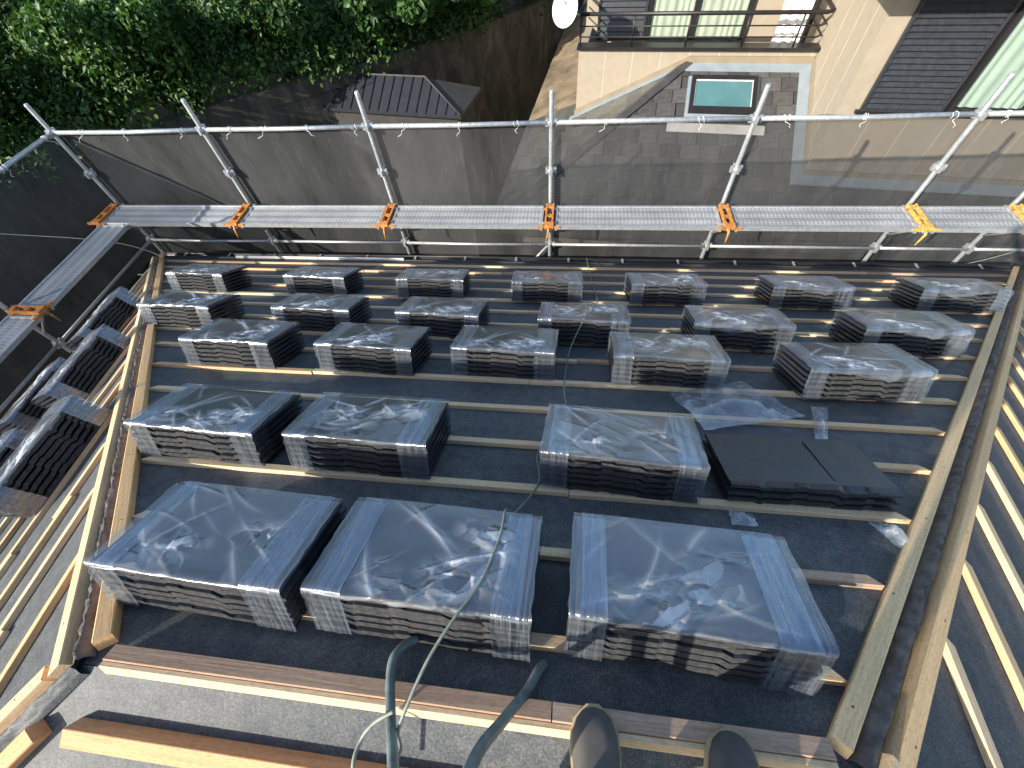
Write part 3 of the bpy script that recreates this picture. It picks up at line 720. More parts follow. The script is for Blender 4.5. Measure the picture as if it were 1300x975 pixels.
# front slope deck and slates
fr = MB(); fr.slab([(-TH-ED, -ED, EV-0.02), (4.2, -ED, EV-0.02), (4.2, 0, -0.02), (-TH, 0, -0.02)], (0, 0, -0.05)); front = nobj(fr, 'lower_roof', M['seam_grey'])
lf = MB(); lf.slab([(-TH-ED, -ED, EV-0.02), (-TH, 0, -0.02), (-TH, 0.02, -0.02), (-TH, 9.5, -0.02), (-TH-ED, 9.5, EV-0.02)], (0, 0, -0.05)); leftr = nobj(lf, 'lower_roof', M['seam_grey'])
cs, swd = 0.225, 0.305
def slates(kind):
    rows = int(ED/cs)+1
    old = MB()
    for r in range(rows):
        a0, a1 = -(r+1)*cs, -r*cs + 0.03            # distance below the top edge (negative w)
        off = swd/2*(r % 2) + 0.04*((r*7) % 3)
        lo, hi = (-5.2, 4.2) if kind == 'front' else (-3.2, 9.4)
        x = lo - swd + off
        while x < hi:
            poly = [(x+0.005, a0), (x+swd-0.005, a0), (x+swd-0.005, a1), (x+0.005, a1)]
            x += swd
            poly = clip(poly, 0, -1, ED)
            if kind == 'front':
                poly = clip(poly, -1, 1, TH-0.03) if poly else poly           # right of the hip: u >= -TH + w
                poly = clip(poly, 0, 1, -0.12) if poly else poly
                cu = sum(p[0] for p in poly)/len(poly) if len(poly) > 2 else 99
                cw = sum(p[1] for p in poly)/len(poly) if len(poly) > 2 else 99
                if len(poly) > 2:
                    if cu > -0.16 and cw > -1.9: continue
                    if cu > -0.25: 
                        if cw > -1.73: poly = clip(poly, 1, 0, -0.19)
                        else: poly = clip(poly, 0, 1, -1.9)
                    if -1.86 < cu < -0.74 and -0.90 < cw < -0.26:
                        continue
            else:
                # b = position along v, a = fall; region beyond hip: w >= -fall
                poly = clip(poly, -1, 1, -0.03) if poly else poly
                if len(poly) > 2:
                    cv = sum(p[0] for p in poly)/len(poly); ca = sum(p[1] for p in poly)/len(poly)
                    if cv > 0.02 and ca > -(TW1-TH): continue
                    if -0.14 < cv <= 0.02 and ca > -(TW1-TH+0.1): poly = clip(poly, 1, 0, -0.12)
            if len(poly) < 3: continue
            if kind == 'front':
                top = [(p[0], p[1], NS*p[1] + 0.018*(a1-p[1])/(a1-a0)) for p in poly]; m = M['slate']
            else:
                top = [(-TH+p[1], p[0], NS*p[1] + 0.020*(a1-p[1])/(a1-a0)) for p in poly][::-1]; m = M['slate_green']
                if cv > 0.55 - (ca+1.8)*0.25 and ca < -1.2:
                    q = 0.02*float(vnoise(np.array([cv*3.1]), np.array([ca*4.0]), 4)[0]); old.slab([(t[0], t[1], t[2]+q) for t in top], (0, 0, -0.012)); continue
            c = Vector((sum(t[0] for t in top)/len(top), sum(t[1] for t in top)/len(top), sum(t[2] for t in top)/len(top)))
            o = MB().slab([Vector(t)-c for t in top], (0, 0, -0.009)).obj('slate', m, front if kind == 'front' else leftr, T(c))
    if old.v: tag(old.obj('weathered_slates', M['slate_old'], leftr), kind='stuff')
slates('front'); slates('left')
# hip caps
hd = Vector((-1, -1, -NS)); n_caps = 9
for i in range(n_caps):
    s0, s1 = i*ED/n_caps, (i+1)*ED/n_caps+0.03
    p = Vector((-TH, 0, 0.055)) + hd*s0; q = Vector((-TH, 0, 0.055)) + hd*s1 + Vector((0, 0, 0.014))
    a = Vector((0.11, -0.02, -0.03)); b = Vector((-0.02, 0.11, -0.03))
    mb = MB(); mb.add([p, p+a, q+a, q, p+b, q+b], [(0, 1, 2, 3), (4, 0, 3, 5)])
    mb.add([q, q+a, q+b, q-Vector((0, 0, 0.035))], [(0, 1, 3), (0, 3, 2)]); nobj(mb, 'hip_cap', M['capm'], front)
# walls: backing boxes and siding panels
mb = MB()
mb.slab([(-TW1, 0.03, -0.0+0.19), (0.0, 0.03, 0.19), (0.0, 0.03, -6.0), (-TW1, 0.03, -6.0)], (0, 0.12, 0)); nobj(mb, 'wall', M['siding'])     # balcony front
mb = MB(); mb.box(0.03, 4.2, -1.70, 6.0, -6.0, 1.6); nobj(mb, 'wall', M['siding'])                   # projecting wing
mb = MB(); mb.box(-TW1, 0.03, 1.0, 6.0, -6.0, 2.0); nobj(mb, 'wall', M['siding'])                     # recessed wall behind balcony
mb = MB(); mb.box(-TW1, -TW1+0.12, 0.15, 1.0, -6.0, 0.19); nobj(mb, 'wall', M['siding'])
mb = MB(); mb.box(-TH-ED+0.5, 4.1, -ED+0.5, 9, -6.2, EV-0.2); nobj(mb, 'ground_floor_wall', M['siding'])
def panels(p, d, n, L, z0f, z1, wd=0.455):
    x = 0.0; p, d, n = Vector(p), Vector(d), Vector(n)
    while x < L-0.01:
        x2 = min(L, x+wd); a, b = p+d*(x+0.003), p+d*(x2-0.003)
        za, zb = z0f(x+0.003), z0f(x2-0.003)
        mb = MB().slab([Vector((a.x, a.y, z1)), Vector((a.x, a.y, za)), Vector((b.x, b.y, zb)), Vector((b.x, b.y, z1))], -n*0.02)
        nobj(mb, 'siding_panel', M['siding'])
        c = b + d*0.003; c2 = n*0.004
        x = x2
        if x < L-0.05:
            MB().slab([Vector((b.x-d.x*.003, b.y-d.y*.003, z1)) + n*0.0015, Vector((b.x-d.x*.003, b.y-d.y*.003, zb))+n*0.0015, Vector((b.x+d.x*0.009, b.y+d.y*0.009, zb))+n*0.0015, Vector((b.x+d.x*0.009, b.y+d.y*0.009, z1))+n*0.0015], -n*0.01).obj('joint', M['joint'], nb, NI)
panels((-TW1, 0.0, 0), (1, 0, 0), (0, -1, 0), TW1-0.005, lambda x: 0.02 if x > TW1-TH else -NS*(TW1-TH-x)+0.02, 0.185)
panels((0, -1.73, 0), (1, 0, 0), (0, -1, 0), 4.2, lambda x: -0.80, 1.6)
panels((0.0, -0.005, 0), (0, -1, 0), (-1, 0, 0), 1.72, lambda x: -NS*x+0.02, 1.6)
panels((0.0, 0.99, 0), (0, -1, 0), (-1, 0, 0), 0.985, lambda x: 0.1, 1.6)
# skirting trim and flashings
def strip(p, q, up, out, name, m, th=0.02):
    p, q, up, out = Vector(p), Vector(q), Vector(up), Vector(out)
    nobj(MB().slab([p+out, q+out, q+out+up, p+out+up], -out*0.9), name, M[m])
strip((-TH, 0, 0.0), (-0.02, 0, 0.0), (0, 0, 0.11), (0, -0.03, 0), 'wall_trim', 'trim')
strip((-TW1-0.02, 0, -NS*(TW1-TH)), (-TH, 0, 0), (0, 0, 0.10), (0, -0.03, 0), 'wall_trim', 'trim')
strip((0, -0.03, 0.0), (0, -1.73, -NS*1.73), (0, 0, 0.10), (-0.03, 0, 0), 'wall_trim', 'trim')
strip((-0.03, -1.73, -NS*1.73), (4.2, -1.73, -NS*1.73), (0, 0, 0.09), (0, -0.03, 0), 'wall_trim', 'trim')
def flash(pts): nobj(MB().slab(pts, (0, 0, -0.02)), 'flashing', M['flash'])
fz = 0.036
flash([(-TH, -0.032, -NS*0.032+fz), (-TH-0.12, -0.15, -NS*0.15+fz), (-0.03, -0.15, -NS*0.15+fz), (-0.03, -0.032, -NS*0.032+fz)])
flash([(-0.032, -0.15, -NS*0.15+fz), (-0.19, -0.151, -NS*0.15+fz), (-0.19, -1.9, -NS*1.9+fz), (-0.032, -1.76, -NS*1.76+fz)])
flash([(-0.031, -1.762, -NS*1.762+fz), (-0.189, -1.901, -NS*1.901+fz), (4.2, -1.901, -NS*1.901+fz), (4.2, -1.762, -NS*1.762+fz)])
flash([(-TW1-0.1, -0.032, -NS*(TW1-TH+0.1)+fz), (-TW1-0.1, -0.13, -NS*(TW1-TH+0.1)+fz), (-TH-0.15, -0.13, -NS*0.15+fz), (-TH-0.001, -0.032, fz)])
# pale sheet laid below the skylight
nobj(MB().slab([(-2.1, -1.02, -NS*1.02+0.03), (-2.1, -1.16, -NS*1.16+0.03), (-0.62, -1.17, -NS*1.17+0.03), (-0.62, -1.03, -NS*1.03+0.03)], (0, 0, -0.012)), 'flashing', M['drip'])
# skylight
sk = MB(); sx0, sx1, sw0, sw1 = -1.80, -0.80, -0.86, -0.29
def onr(u, w_, h): return Vector((u, w_, NS*w_+h))
def ring(mb, x0, x1, w0, w1, t, h0, h1):
    for (a, b, c, d) in ((x0, x1, w0, w0+t), (x0, x1, w1-t, w1), (x0, x0+t, w0+t, w1-t), (x1-t, x1, w0+t, w1-t)):
        mb.slab([onr(a, c, h1), onr(b, c, h1), onr(b, d, h1), onr(a, d, h1)], (0, 0, h0-h1))
ring(sk, sx0, sx1, sw0, sw1, 0.062, 0.0, 0.085); skf = nobj(sk, 'skylight', M['dark'])
nobj(MB().slab([onr(sx0+0.055, sw0+0.055, 0.062), onr(sx1-0.055, sw0+0.055, 0.062), onr(sx1-0.055, sw1-0.055, 0.062), onr(sx0+0.055, sw1-0.055, 0.062)], (0, 0, -0.012)), 'pane', M['skyglass'], skf)
rg = MB(); ring(rg, sx0+0.055, sx1-0.055, sw0+0.055, sw1-0.055, 0.018, 0.06, 0.075); nobj(rg, 'pane_frame', M['drip'], skf)
rg = MB(); ring(rg, sx0-0.05, sx1+0.05, sw0-0.05, sw1+0.05, 0.05, 0.0, 0.022); nobj(rg, 'apron', M['flash'], skf)
# balcony: cap, railing
zb = 0.19
cap = nobj(MB().box(-TW1-0.03, 0.0, -0.06, 0.15, zb+0.0, zb+0.045), 'balcony_cap', M['dark'])
zt = 0.655
rl = MB(); rl.tube([(-TW1, -0.02, zt), (-0.10, -0.02, zt), (-0.02, 0.05, zt), (-0.02, 0.95, zt)], 0.028, 8); nobj(rl, 'handrail', M['dark'])
for z in (0.36, 0.50):
    nobj(MB().tube([(-TW1, -0.02, z), (-0.12, -0.02, z), (-0.05, 0.05, z), (-0.05, 0.95, z)], 0.011, 6), 'rail_bar', M['dark'])
for x in (-TW1+0.02, -2.85, -2.0, -1.15, -0.40):
    nobj(MB().tube([(x, -0.02, zb+0.03), (x, -0.02, zt)], 0.014, 6), 'baluster', M['dark'])
for z in (0.36, 0.50, zt):
    nobj(MB().tube([(-TW1, -0.02, z), (-TW1, 0.95, z)], 0.012 if z < 0.6 else 0.028, 6), 'rail_bar', M['dark'])
# balcony window with curtains, louvre panel beside it
def louvre(x0, x1, y, z0, z1, step, name):
    fb = MB(); t = 0.035
    fb.box(x0, x0+t, y-0.05, y, z0, z1); fb.box(x1-t, x1, y-0.05, y, z0, z1); fb.box(x0+t, x1-t, y-0.05, y, z0, z0+t); fb.box(x0+t, x1-t, y-0.05, y, z1-t, z1)
    f = nobj(fb, name, M['shutter'])
    nobj(MB().box(x0+t, x1-t, y-0.012, y-0.004, z0+t, z1-t), 'backing', M['shutter'], f)
    z = z0+t+0.004
    while z < z1-t-step*0.5:
        nobj(MB().slab([(x0+t+.002, y-0.046, z), (x1-t-.002, y-0.046, z), (x1-t-.002, y-0.014, z+step*0.86), (x0+t+.002, y-0.014, z+step*0.86)], (0, 0.004, -0.006)), 'slat', M['shutter'], f)
        z += step
def window(x0, x1, y, z0, z1, mull, cm, name='window'):
    fb = MB(); t = 0.05
    fb.box(x0, x0+t, y-0.07, y, z0, z1); fb.box(x1-t, x1, y-0.07, y, z0, z1); fb.box(x0+t, x1-t, y-0.07, y, z0, z0+t); fb.box(x0+t, x1-t, y-0.07, y, z1-t, z1)
    for mx in mull: fb.box(mx-0.04, mx+0.04, y-0.072, y-0.001, z0+t, z1-t)
    f = nobj(fb, name, M['dark'])
    xs = [x0+t]+list(mull)+[x1-t]
    for a, b in zip(xs, xs[1:]):
        nobj(MB().box(a+0.01, b-0.01, y-0.045, y-0.040, z0+t, z1-t), 'pane', M['glass'], f)
        n = int((b-a)/0.012); G = np.zeros((2, n, 3))
        for k in range(n):
            xx = a+0.02+(b-a-0.04)*k/(n-1); q = 0.010*math.sin(k*0.62+1.5*math.sin(k*0.13)) + 0.006*math.sin(k*0.21)
            G[0, k] = (xx, y-0.018+q*0.9, z0+t+0.01); G[1, k] = (xx, y-0.018+q, z1-t)
        nobj(MB().grid(G), 'curtain', M[cm], f)
louvre(-3.50, -2.66, 0.99, 0.02, 1.8, 0.085, 'louvre_panel')
window(-2.64, -0.98, 0.99, -0.02, 1.8, [-1.86], 'curtain')
# wing: louvre shutter and curtained window
louvre(0.24, 1.18, -1.75, 0.115, 1.40, 0.062, 'louvre_shutter')
window(1.22, 3.6, -1.75, 0.12, 1.40, [2.05], 'curtain_g')
nobj(MB().box(0.20, 3.62, -1.80, -1.735, 0.075, 0.113), 'window_sill', M['dark'])
nobj(MB().slab([(-0.50, 0.6, 1.60), (4.7, 0.6, 1.60), (4.7, -2.33, 1.60), (-0.50, -2.33, 1.60)][::-1], (0, 0, -0.14)), 'eave', M['trim'])
nobj(MB().slab([(-TW1-0.5, 6.5, 2.14), (4.7, 6.5, 2.14), (4.7, 0.62, 2.14), (-TW1-0.5, 0.62, 2.14)][::-1], (0, 0, -0.12)), 'eave', M['trim'])
mb = MB(); mb.add([(-TW1-0.5, 0.62, 2.145), (4.7, 0.62, 2.145), (4.7, 6.5, 2.145), (-TW1-0.5, 6.5, 2.145), (-1.4, 3.5, 3.3), (2.0, 3.5, 3.3)], [(0, 1, 5, 4), (1, 2, 5), (2, 3, 4, 5), (3, 0, 4)])
mb.add([(-0.50, -2.33, 1.605), (4.7, -2.33, 1.605), (4.7, 1.5, 2.6), (-0.50, 1.5, 2.6)], [(0, 1, 2, 3)]); nobj(mb, 'upper_roof', M['slate'])
# things on the balcony
G = np.zeros((26, 14, 3))
for i in range(26):
    for j in range(14):
        t = i/25; a = -0.66+0.40*j/13
        G[i, j] = (a + 0.02*float(vnoise(np.array([i*.4]), np.array([j*.5]), 8)[0]), 0.30+0.03*math.sin(j*1.3+i*0.08)+0.05*t, 0.20+1.15*t)
tw = empty('hanging_towel', NB @ T((-0.46, 0.3, 0.2))); tag(tw, 'white towel with yellow hem hanging on the balcony', 'towel')
G -= np.array([-0.46, 0.3, 0.2]); MB().grid(G[:20]).obj('cloth', M['cloth'], tw); MB().grid(G[19:]).obj('hem', M['cloth_y'], tw)
MB().tube([(-0.4, 0.0, 1.18), (0.45, 0.0, 1.18)], 0.012, 8).obj('pole', M['dark'], tw); MB().tube([(0.27, 0.02, -0.1), (0.27, 0.02, 1.3)], 0.03, 8).obj('stand', M['dark'], tw)
ds = empty('satellite_dish', NB @ T((-TW1-0.22, -0.10, 0.74))); tag(ds, 'white satellite dish clamped to the balcony handrail end', 'satellite dish')
G = np.zeros((10, 28, 3)); nd = Vector((-0.45, -0.75, 0.42)).normalized(); e1 = nd.orthogonal().normalized(); e2 = nd.cross(e1)
for i in range(10):
    for j in range(28):
        r = 0.235*i/9; a = 2*math.pi*j/27; G[i, j] = e1*r*math.cos(a) + e2*r*math.sin(a)*1.08 + nd*(r*r*0.9)
MB().grid(G).obj('reflector', M['white'], ds)
MB().tube([(0, 0, -0.0), -nd*0.06+Vector((0.06, 0.03, -0.05)), (0.22, 0.08, -0.09)], 0.018, 8).obj('mount', M['galv'], ds)
MB().tube([e2*-0.2+nd*0.05, e2*-0.12+nd*0.30], 0.008, 6).tube([e2*-0.12+nd*0.27, e2*-0.10+nd*0.34], 0.025, 8).obj('feed_horn', M['galv'], ds)

# ------------------------------------------------------------------ ground, retaining wall, bank, shed
g = MB().add([(-300, -300, 0), (300, -300, 0), (300, 300, 0), (-300, 300, 0)], [(0, 1, 2, 3)]).obj('ground', M['ground']); tag(g, 'bare trodden earth between the houses', 'ground', kind='structure')
WL = [(26, 34), (6, 23.5), (0.7, 17.2), (-0.88, 14.4), (-2.1, 12.9), (-4.4, 10.9), (-7.5, 8.7), (-10.4, 5.6), (-12.6, 1.0), (-13.6, -7), (-13.6, -20)]
WLn = np.array(WL, float); ZW = -3.62+ZC
def wall_dist(x, y):          # signed distance behind the wall (positive on the hill side)
    best = np.full(np.shape(x), 1e9); sgn = np.zeros(np.shape(x))
    for (ax, ay), (bx, by) in zip(WL, WL[1:]):
        dx, dy = bx-ax, by-ay; L2 = dx*dx+dy*dy
        t = np.clip(((x-ax)*dx+(y-ay)*dy)/L2, 0, 1); d = np.hypot(x-ax-t*dx, y-ay-t*dy)
        c = dx*(y-ay)-dy*(x-ax); m = d < best
        best = np.where(m, d, best); sgn = np.where(m, -np.sign(c), sgn)
    return best*sgn
def hill_z(x, y):
    d = np.maximum(wall_dist(x, y), 0)
    return ZW-0.15 + 0.50*np.minimum(d, 9) + 0.6*vnoise(x*0.35, y*0.35, 2)*np.minimum(d, 1.5) + 0.06*np.maximum(d-9, 0)
mb = MB()
for (ax, ay), (bx, by) in zip(WL, WL[1:]):
    L = math.hypot(bx-ax, by-ay); n = max(2, int(L/0.5)); P = np.zeros((14, n+1, 3)); dx, dy = (bx-ax)/L, (by-ay)/L
    for i in range(14):
        for j in range(n+1):
            t = j/n; z = ZW*i/13; x, y = ax+(bx-ax)*t, ay+(by-ay)*t
            k = 0.10*float(vnoise(np.array([x*1.1+y]), np.array([z*0.9]), 6)[0]) - 0.25*(1-i/13)
            P[i, j] = (x+(-dy)*-k*-1, y+dx*-k*-1, z + (0.12*float(vnoise(np.array([x*0.9]), np.array([y*0.9]), 9)[0]) if i == 13 else 0))
    mb.grid(P)
    top = []
    mb.slab([(ax, ay, ZW+0.02), (bx, by, ZW+0.02), (bx+dy*0.35, by-dx*0.35, ZW+0.02), (ax+dy*0.35, ay-dx*0.35, ZW+0.02)], (0, 0, -0.3))
rw = mb.obj('retaining_wall', M['concrete']); tag(rw, 'tall stained concrete retaining wall below the leafy bank', 'retaining wall')
xs = np.arange(-60, 40, 0.9); ys = np.arange(-30, 70, 0.9); X, Y = np.meshgrid(xs, ys)
D = wall_dist(X, Y); H = np.where(D > 0.25, hill_z(X, Y), ZW-0.5)
V = np.stack([X, Y, H], -1).reshape(-1, 3); keep = (D > -0.6); nX = len(xs); fs = []
kk = keep
for i in range(len(ys)-1):
    for j in range(nX-1):
        if D[i, j] > 0.0 and D[i+1, j] > 0.0 and D[i, j+1] > 0.0 and D[i+1, j+1] > 0.0: fs.append((i*nX+j, i*nX+j+1, (i+1)*nX+j+1, (i+1)*nX+j))
hl = MB(); hl.add(V.tolist(), fs, 0, True); hl = hl.obj('hillside', M['soil']); tag(hl, 'steep earth bank rising behind the retaining wall', 'hillside', kind='structure')
def leaf_cloud(name, mat, centres, radii, per, size, parent=None, up=0.35, origin=(0, 0, 0), seed=1):
    r = np.random.default_rng(seed); C = np.repeat(np.array(centres, float), per, 0); Rr = np.repeat(np.array(radii, float), per)
    N = len(C); d = r.normal(size=(N, 3)); d[:, 2] += up; d /= np.linalg.norm(d, axis=1)[:, None]
    p = C + d*(Rr*(0.55+0.5*r.random(N)**0.5))[:, None]*np.array([1, 1, 0.75])
    n = d*0.6 + r.normal(size=(N, 3))*0.55 + np.array([-0.40, -0.50, 0.38]); n /= np.linalg.norm(n, axis=1)[:, None]
    t = np.cross(n, r.normal(size=(N, 3))); t /= np.linalg.norm(t, axis=1)[:, None]; b = np.cross(n, t)
    L = size*(0.6+0.8*r.random(N)); Wd = L*(0.38+0.2*r.random(N))
    t, b, n = t*L[:, None], b*Wd[:, None], n*(L*0.12)[:, None]
    # six-point leaf folded along its midrib, tip drooping
    P = np.stack([p-t, p-t*0.25+b+n, p+t*0.35+b*0.8+n, p+t-n*1.5, p+t*0.35-b*0.8+n, p-t*0.25-b+n], 1) - np.array(origin)
    me = bpy.data.meshes.new(name); me.vertices.add(N*6); me.vertices.foreach_set('co', P.reshape(-1))
    base = (np.arange(N)*6)[:, None]
    loops = np.concatenate([base+np.array([0, 1, 2, 3]), base+np.array([0, 3, 4, 5])], 1).reshape(-1)
    me.loops.add(len(loops)); me.loops.foreach_set('vertex_index', loops)
    me.polygons.add(2*N); me.polygons.foreach_set('loop_start', np.arange(0, 8*N, 4)); 
    me.update(calc_edges=True)
    at = me.attributes.new('tint', 'FLOAT', 'POINT')
    ct = np.repeat(r.random(len(radii)), per); tv = np.clip(0.15+0.5*ct+0.35*(r.random(N)-0.3), 0, 1)
    at.data.foreach_set('value', np.repeat(tv, 6).astype(np.float32))
    me.materials.append(M[mat]); me.validate()
    return put(name, me, parent)
# ground cover over the whole bank
cx = rng.uniform(-24, 6, 26000); cy = rng.uniform(-4, 30, 26000); dd = wall_dist(cx, cy)
m = (dd > 0.1) & (dd < 15) & (cy > -0.25*np.abs(cx)-1)
cx, cy, dd = cx[m], cy[m], dd[m]
pr = np.minimum(1, 7.5/np.hypot(cx, cy))**1.2; m = rng.random(len(cx)) < pr*0.95; cx, cy, dd = cx[m], cy[m], dd[m]
rad = rng.uniform(0.28, 0.62, len(cx))*(1+0.03*dd)
cz = hill_z(cx, cy) + rad*0.35 + 0.9*np.clip(vnoise(cx*0.5, cy*0.5, 21), 0, 1)*np.minimum(dd, 2.0)
fo = leaf_cloud('bank_foliage', 'leaf', np.stack([cx, cy, cz], 1), rad, 100, 0.053, seed=5)
tag(fo, 'dense green creeper and undergrowth covering the earth bank', 'foliage', kind='stuff')
print('bank leaves', len(cx)*100)
def shrub(x, y, h, r, label, mat, size, seed, n=26, name='shrub', cat='shrub', lean=(0, 0), group=None):
    z = float(hill_z(np.array([x]), np.array([y]))[0]); e = empty(name, T((x, y, z))); tag(e, label, cat, group); rr = random.Random(seed)
    top = Vector((lean[0], lean[1], h))
    mb = MB(); pts = [Vector((0, 0, -0.2)), top*0.35+Vector((rr.uniform(-.1, .1), rr.uniform(-.1, .1), 0)), top*0.8]
    mb.tube(pts, [0.05+0.02*h, 0.04+0.012*h, 0.015], 8)
    cs_ = []; rs_ = []
    for k in range(n):
        a = rr.uniform(0, 6.283); q = r*math.sqrt(rr.random()); t = rr.uniform(0.35, 1.1)
        c = top*t + Vector((q*math.cos(a), q*math.sin(a), rr.uniform(-0.15, 0.2)*r)); cs_.append(c); rs_.append(rr.uniform(0.22, 0.42)*r)
        if k % 3 == 0: mb.tube([top*min(0.75, t*0.7), (top*t*0.8+c)/2 + Vector((0, 0, 0.05)), c], [0.022, 0.014, 0.005], 6)
    mb.obj('trunk', M['bark'], e)
    leaf_cloud('crown', mat, cs_, rs_, 190, size, e, seed=seed)
SH = [(-1.35, 14.6, 0.7, 0.75, 'broad-leaved shrub hanging over the wall beside the far gap', 'leaf2', 0.078, (0.35, -0.55)),
      (-2.9, 13.0, 0.8, 0.95, 'bright green shrub spilling over the middle of the retaining wall', 'leaf2', 0.082, (0.3, -0.5)),
      (-4.4, 11.9, 0.7, 0.95, 'large-leaved climbing shrub drooping down the retaining wall above the shed', 'leaf2', 0.088, (0.35, -0.6)),
      (-6.3, 10.7, 0.8, 1.0, 'leafy shrub on the wall top past the shed roof', 'leaf', 0.06, (0.2, -0.4)),
      (-8.6, 9.0, 1.0, 1.1, 'rounded shrub on the bank facing the scaffold corner', 'leaf', 0.058, (0.3, -0.3)),
      (-10.8, 6.9, 1.1, 1.15, 'dark shrub on the bank beside the side scaffold', 'leaf', 0.058, (0.4, -0.1))]
for i, (x, y, h, r, lb, mt, sz, ln) in enumerate(SH): shrub(x, y, h, r, lb, mt, sz, 60+i, lean=ln)
TR = [(-5.6, 15.0, 2.2, 1.5, 'taller tree on the bank above the shed', 0.058), (-9.8, 12.0, 2.4, 1.6, 'spreading tree on the bank above the scaffold corner', 0.058), (-13.2, 8.6, 2.4, 1.7, 'bushy tree higher on the bank beyond the side scaffold', 0.058), (-2.2, 17.2, 2.0, 1.4, 'slim tree on the bank above the gap between wall and house', 0.058)]
for i, (x, y, h, r, lb, sz) in enumerate(TR): shrub(x, y, h, r, lb, 'leaf', sz, 80+i, n=42, name='tree', cat='tree', lean=(0.2, -0.2))
# small outbuilding with a hipped roof under the wall
A = np.array([-2.35, 9.5]); du = np.array([-0.986, 0.168]); dv = np.array([0.168, 0.986]); ez, rz_ = -4.2, -3.45
SHF = frame(W(A[0], A[1], ez), (du[0], du[1], 0), (dv[0], dv[1], 0), (0, 0, 1))
sh = empty('shed', SHF @ T((0, 0, ez+0)) ) if False else empty('shed', SHF @ T((0, 0, -(ez+ZC)))); tag(sh, 'small shed with dark seamed hip roof beneath the retaining wall', 'shed')
SI2 = T((0, 0, ez+ZC))
def S(mb, n, m, p=None): return mb.obj(n, m, p or sh, SI2 if p is None else Matrix.Identity(4))
rs = 1.35/2; rise = 0.42
roofA = S(MB().slab([(0, 0, 0), (0, 1.4, 0), (1.0, 0.70, rise)], (0, 0, -0.06)), 'hip_end', M['seam_grey'])
roofB = S(MB().slab([(0.004, -0.003, 0.004), (1.004, 0.70, rise+0.004), (4.6, 0.70, rise+0.004), (4.6, -0.003, 0.004)], (0, 0, -0.06)), 'front_slope', M['seam'])
S(MB().slab([(0, 1.4, 0), (4.6, 1.4, 0), (4.6, 0.70, rise), (1.0, 0.70, rise)], (0, 0, -0.05)), 'rear_slope', M['seam'])
for k in range(20):
    x = 0.12+k*0.23; f = min(1, x/1.0)
    S(MB().slab([(x, 0.0, 0.03), (x+0.018, 0.0, 0.03), (x+0.018, 0.7*f, rise*f+0.03), (x, 0.7*f, rise*f+0.03)], (0, 0, -0.03)), 'seam', M['dark'], roofB)
S(MB().tube([(0, 0, 0.02), (1.0, 0.70, rise+0.02), (4.6, 0.70, rise+0.02)], 0.022, 6), 'hip_cap', M['seam_grey'])
S(MB().box(0.15, 4.5, 0.15, 1.25, -(ez+ZC), -0.03), 'wall', M['shedwall'])
# ------------------------------------------------------------------ cables, loose film, frame, person
def PM(x, v, h): return FR['main'] @ Vector((x, v, h))
def smooth(pts, n=8):
    pts = [Vector(p) for p in pts]; out = []
    for i in range(len(pts)-1):
        p0, p1, p2, p3 = pts[max(0, i-1)], pts[i], pts[i+1], pts[min(len(pts)-1, i+2)]
        for k in range(n):
            t = k/n; out.append(0.5*((2*p1)+(p2-p0)*t+(2*p0-5*p1+4*p2-p3)*t*t+(3*p1-p0-3*p2+p3)*t**3))
    return out+[pts[-1]]
c = MB().tube(smooth([PM(0.25, VE+0.1, 0.05), PM(0.27, 3.9, 0.02), PM(0.29, 3.0, 0.05), PM(0.18, 2.52, 0.20), PM(0.15, 2.2, 0.21), PM(0.06, 2.0, 0.06), PM(0.03, 1.58, 0.035), PM(0.04, 1.35, 0.03),
                      PM(-0.02, 1.1, 0.06), PM(-0.075, 0.95, 0.05), PM(-0.06, 0.80, 0.03), PM(-0.13, 0.64, 0.03), W(-0.150, 0.43, -1.47), W(-0.147, 0.385, -1.312), W(-0.146, 0.325, -1.267), W(-0.151, 0.269, -1.241), W(-0.177, 0.155, -1.184), W(-0.218, 0.075, -1.145), W(-0.264, -0.018, -1.13), W(-0.298, -0.116, -1.14), W(-0.313, -0.161, -1.17), W(-0.295, -0.189, -1.15), W(-0.31, -0.23, -1.1)]), 0.0040, 6)
c = c.obj('power_cable', M['cable']); tag(c, 'thin grey green cable trailing down the front slope over tile stacks', 'cable')
c = MB().tube(smooth([W(-0.329, -0.125, -1.16), W(-0.374, -0.152, -1.18), W(-0.402, -0.188, -1.2), W(-0.405, -0.234, -1.2), W(-0.385, -0.30, -1.25)]), 0.0045, 6).obj('cable_loop', M['cable']); tag(c, 'loose cable loop hanging beside the green steel frame', 'cable')
c = MB().tube(smooth([W(-9.5, 3.0, -2.1), W(-7.0, 3.6, -2.75), W(-5.55, 3.75, -2.98), W(-4.95, 3.72, -3.2), PM(-4.75, 3.9, 0.06)]), 0.005, 6).obj('side_cable', M['cable']); tag(c, 'sagging cable crossing the side scaffold to the roof corner', 'cable')
c = MB().tube(smooth([W(5.2, 4.15, -3.0), W(4.5, 4.1, -3.35), W(4.0, 4.02, -3.42), W(3.7, 3.95, -3.38), W(3.55, 3.96, -3.4)]), 0.005, 6).obj('gutter_wire', M['cable']); tag(c, 'thin wire looped over the gutter by the short plank', 'wire')
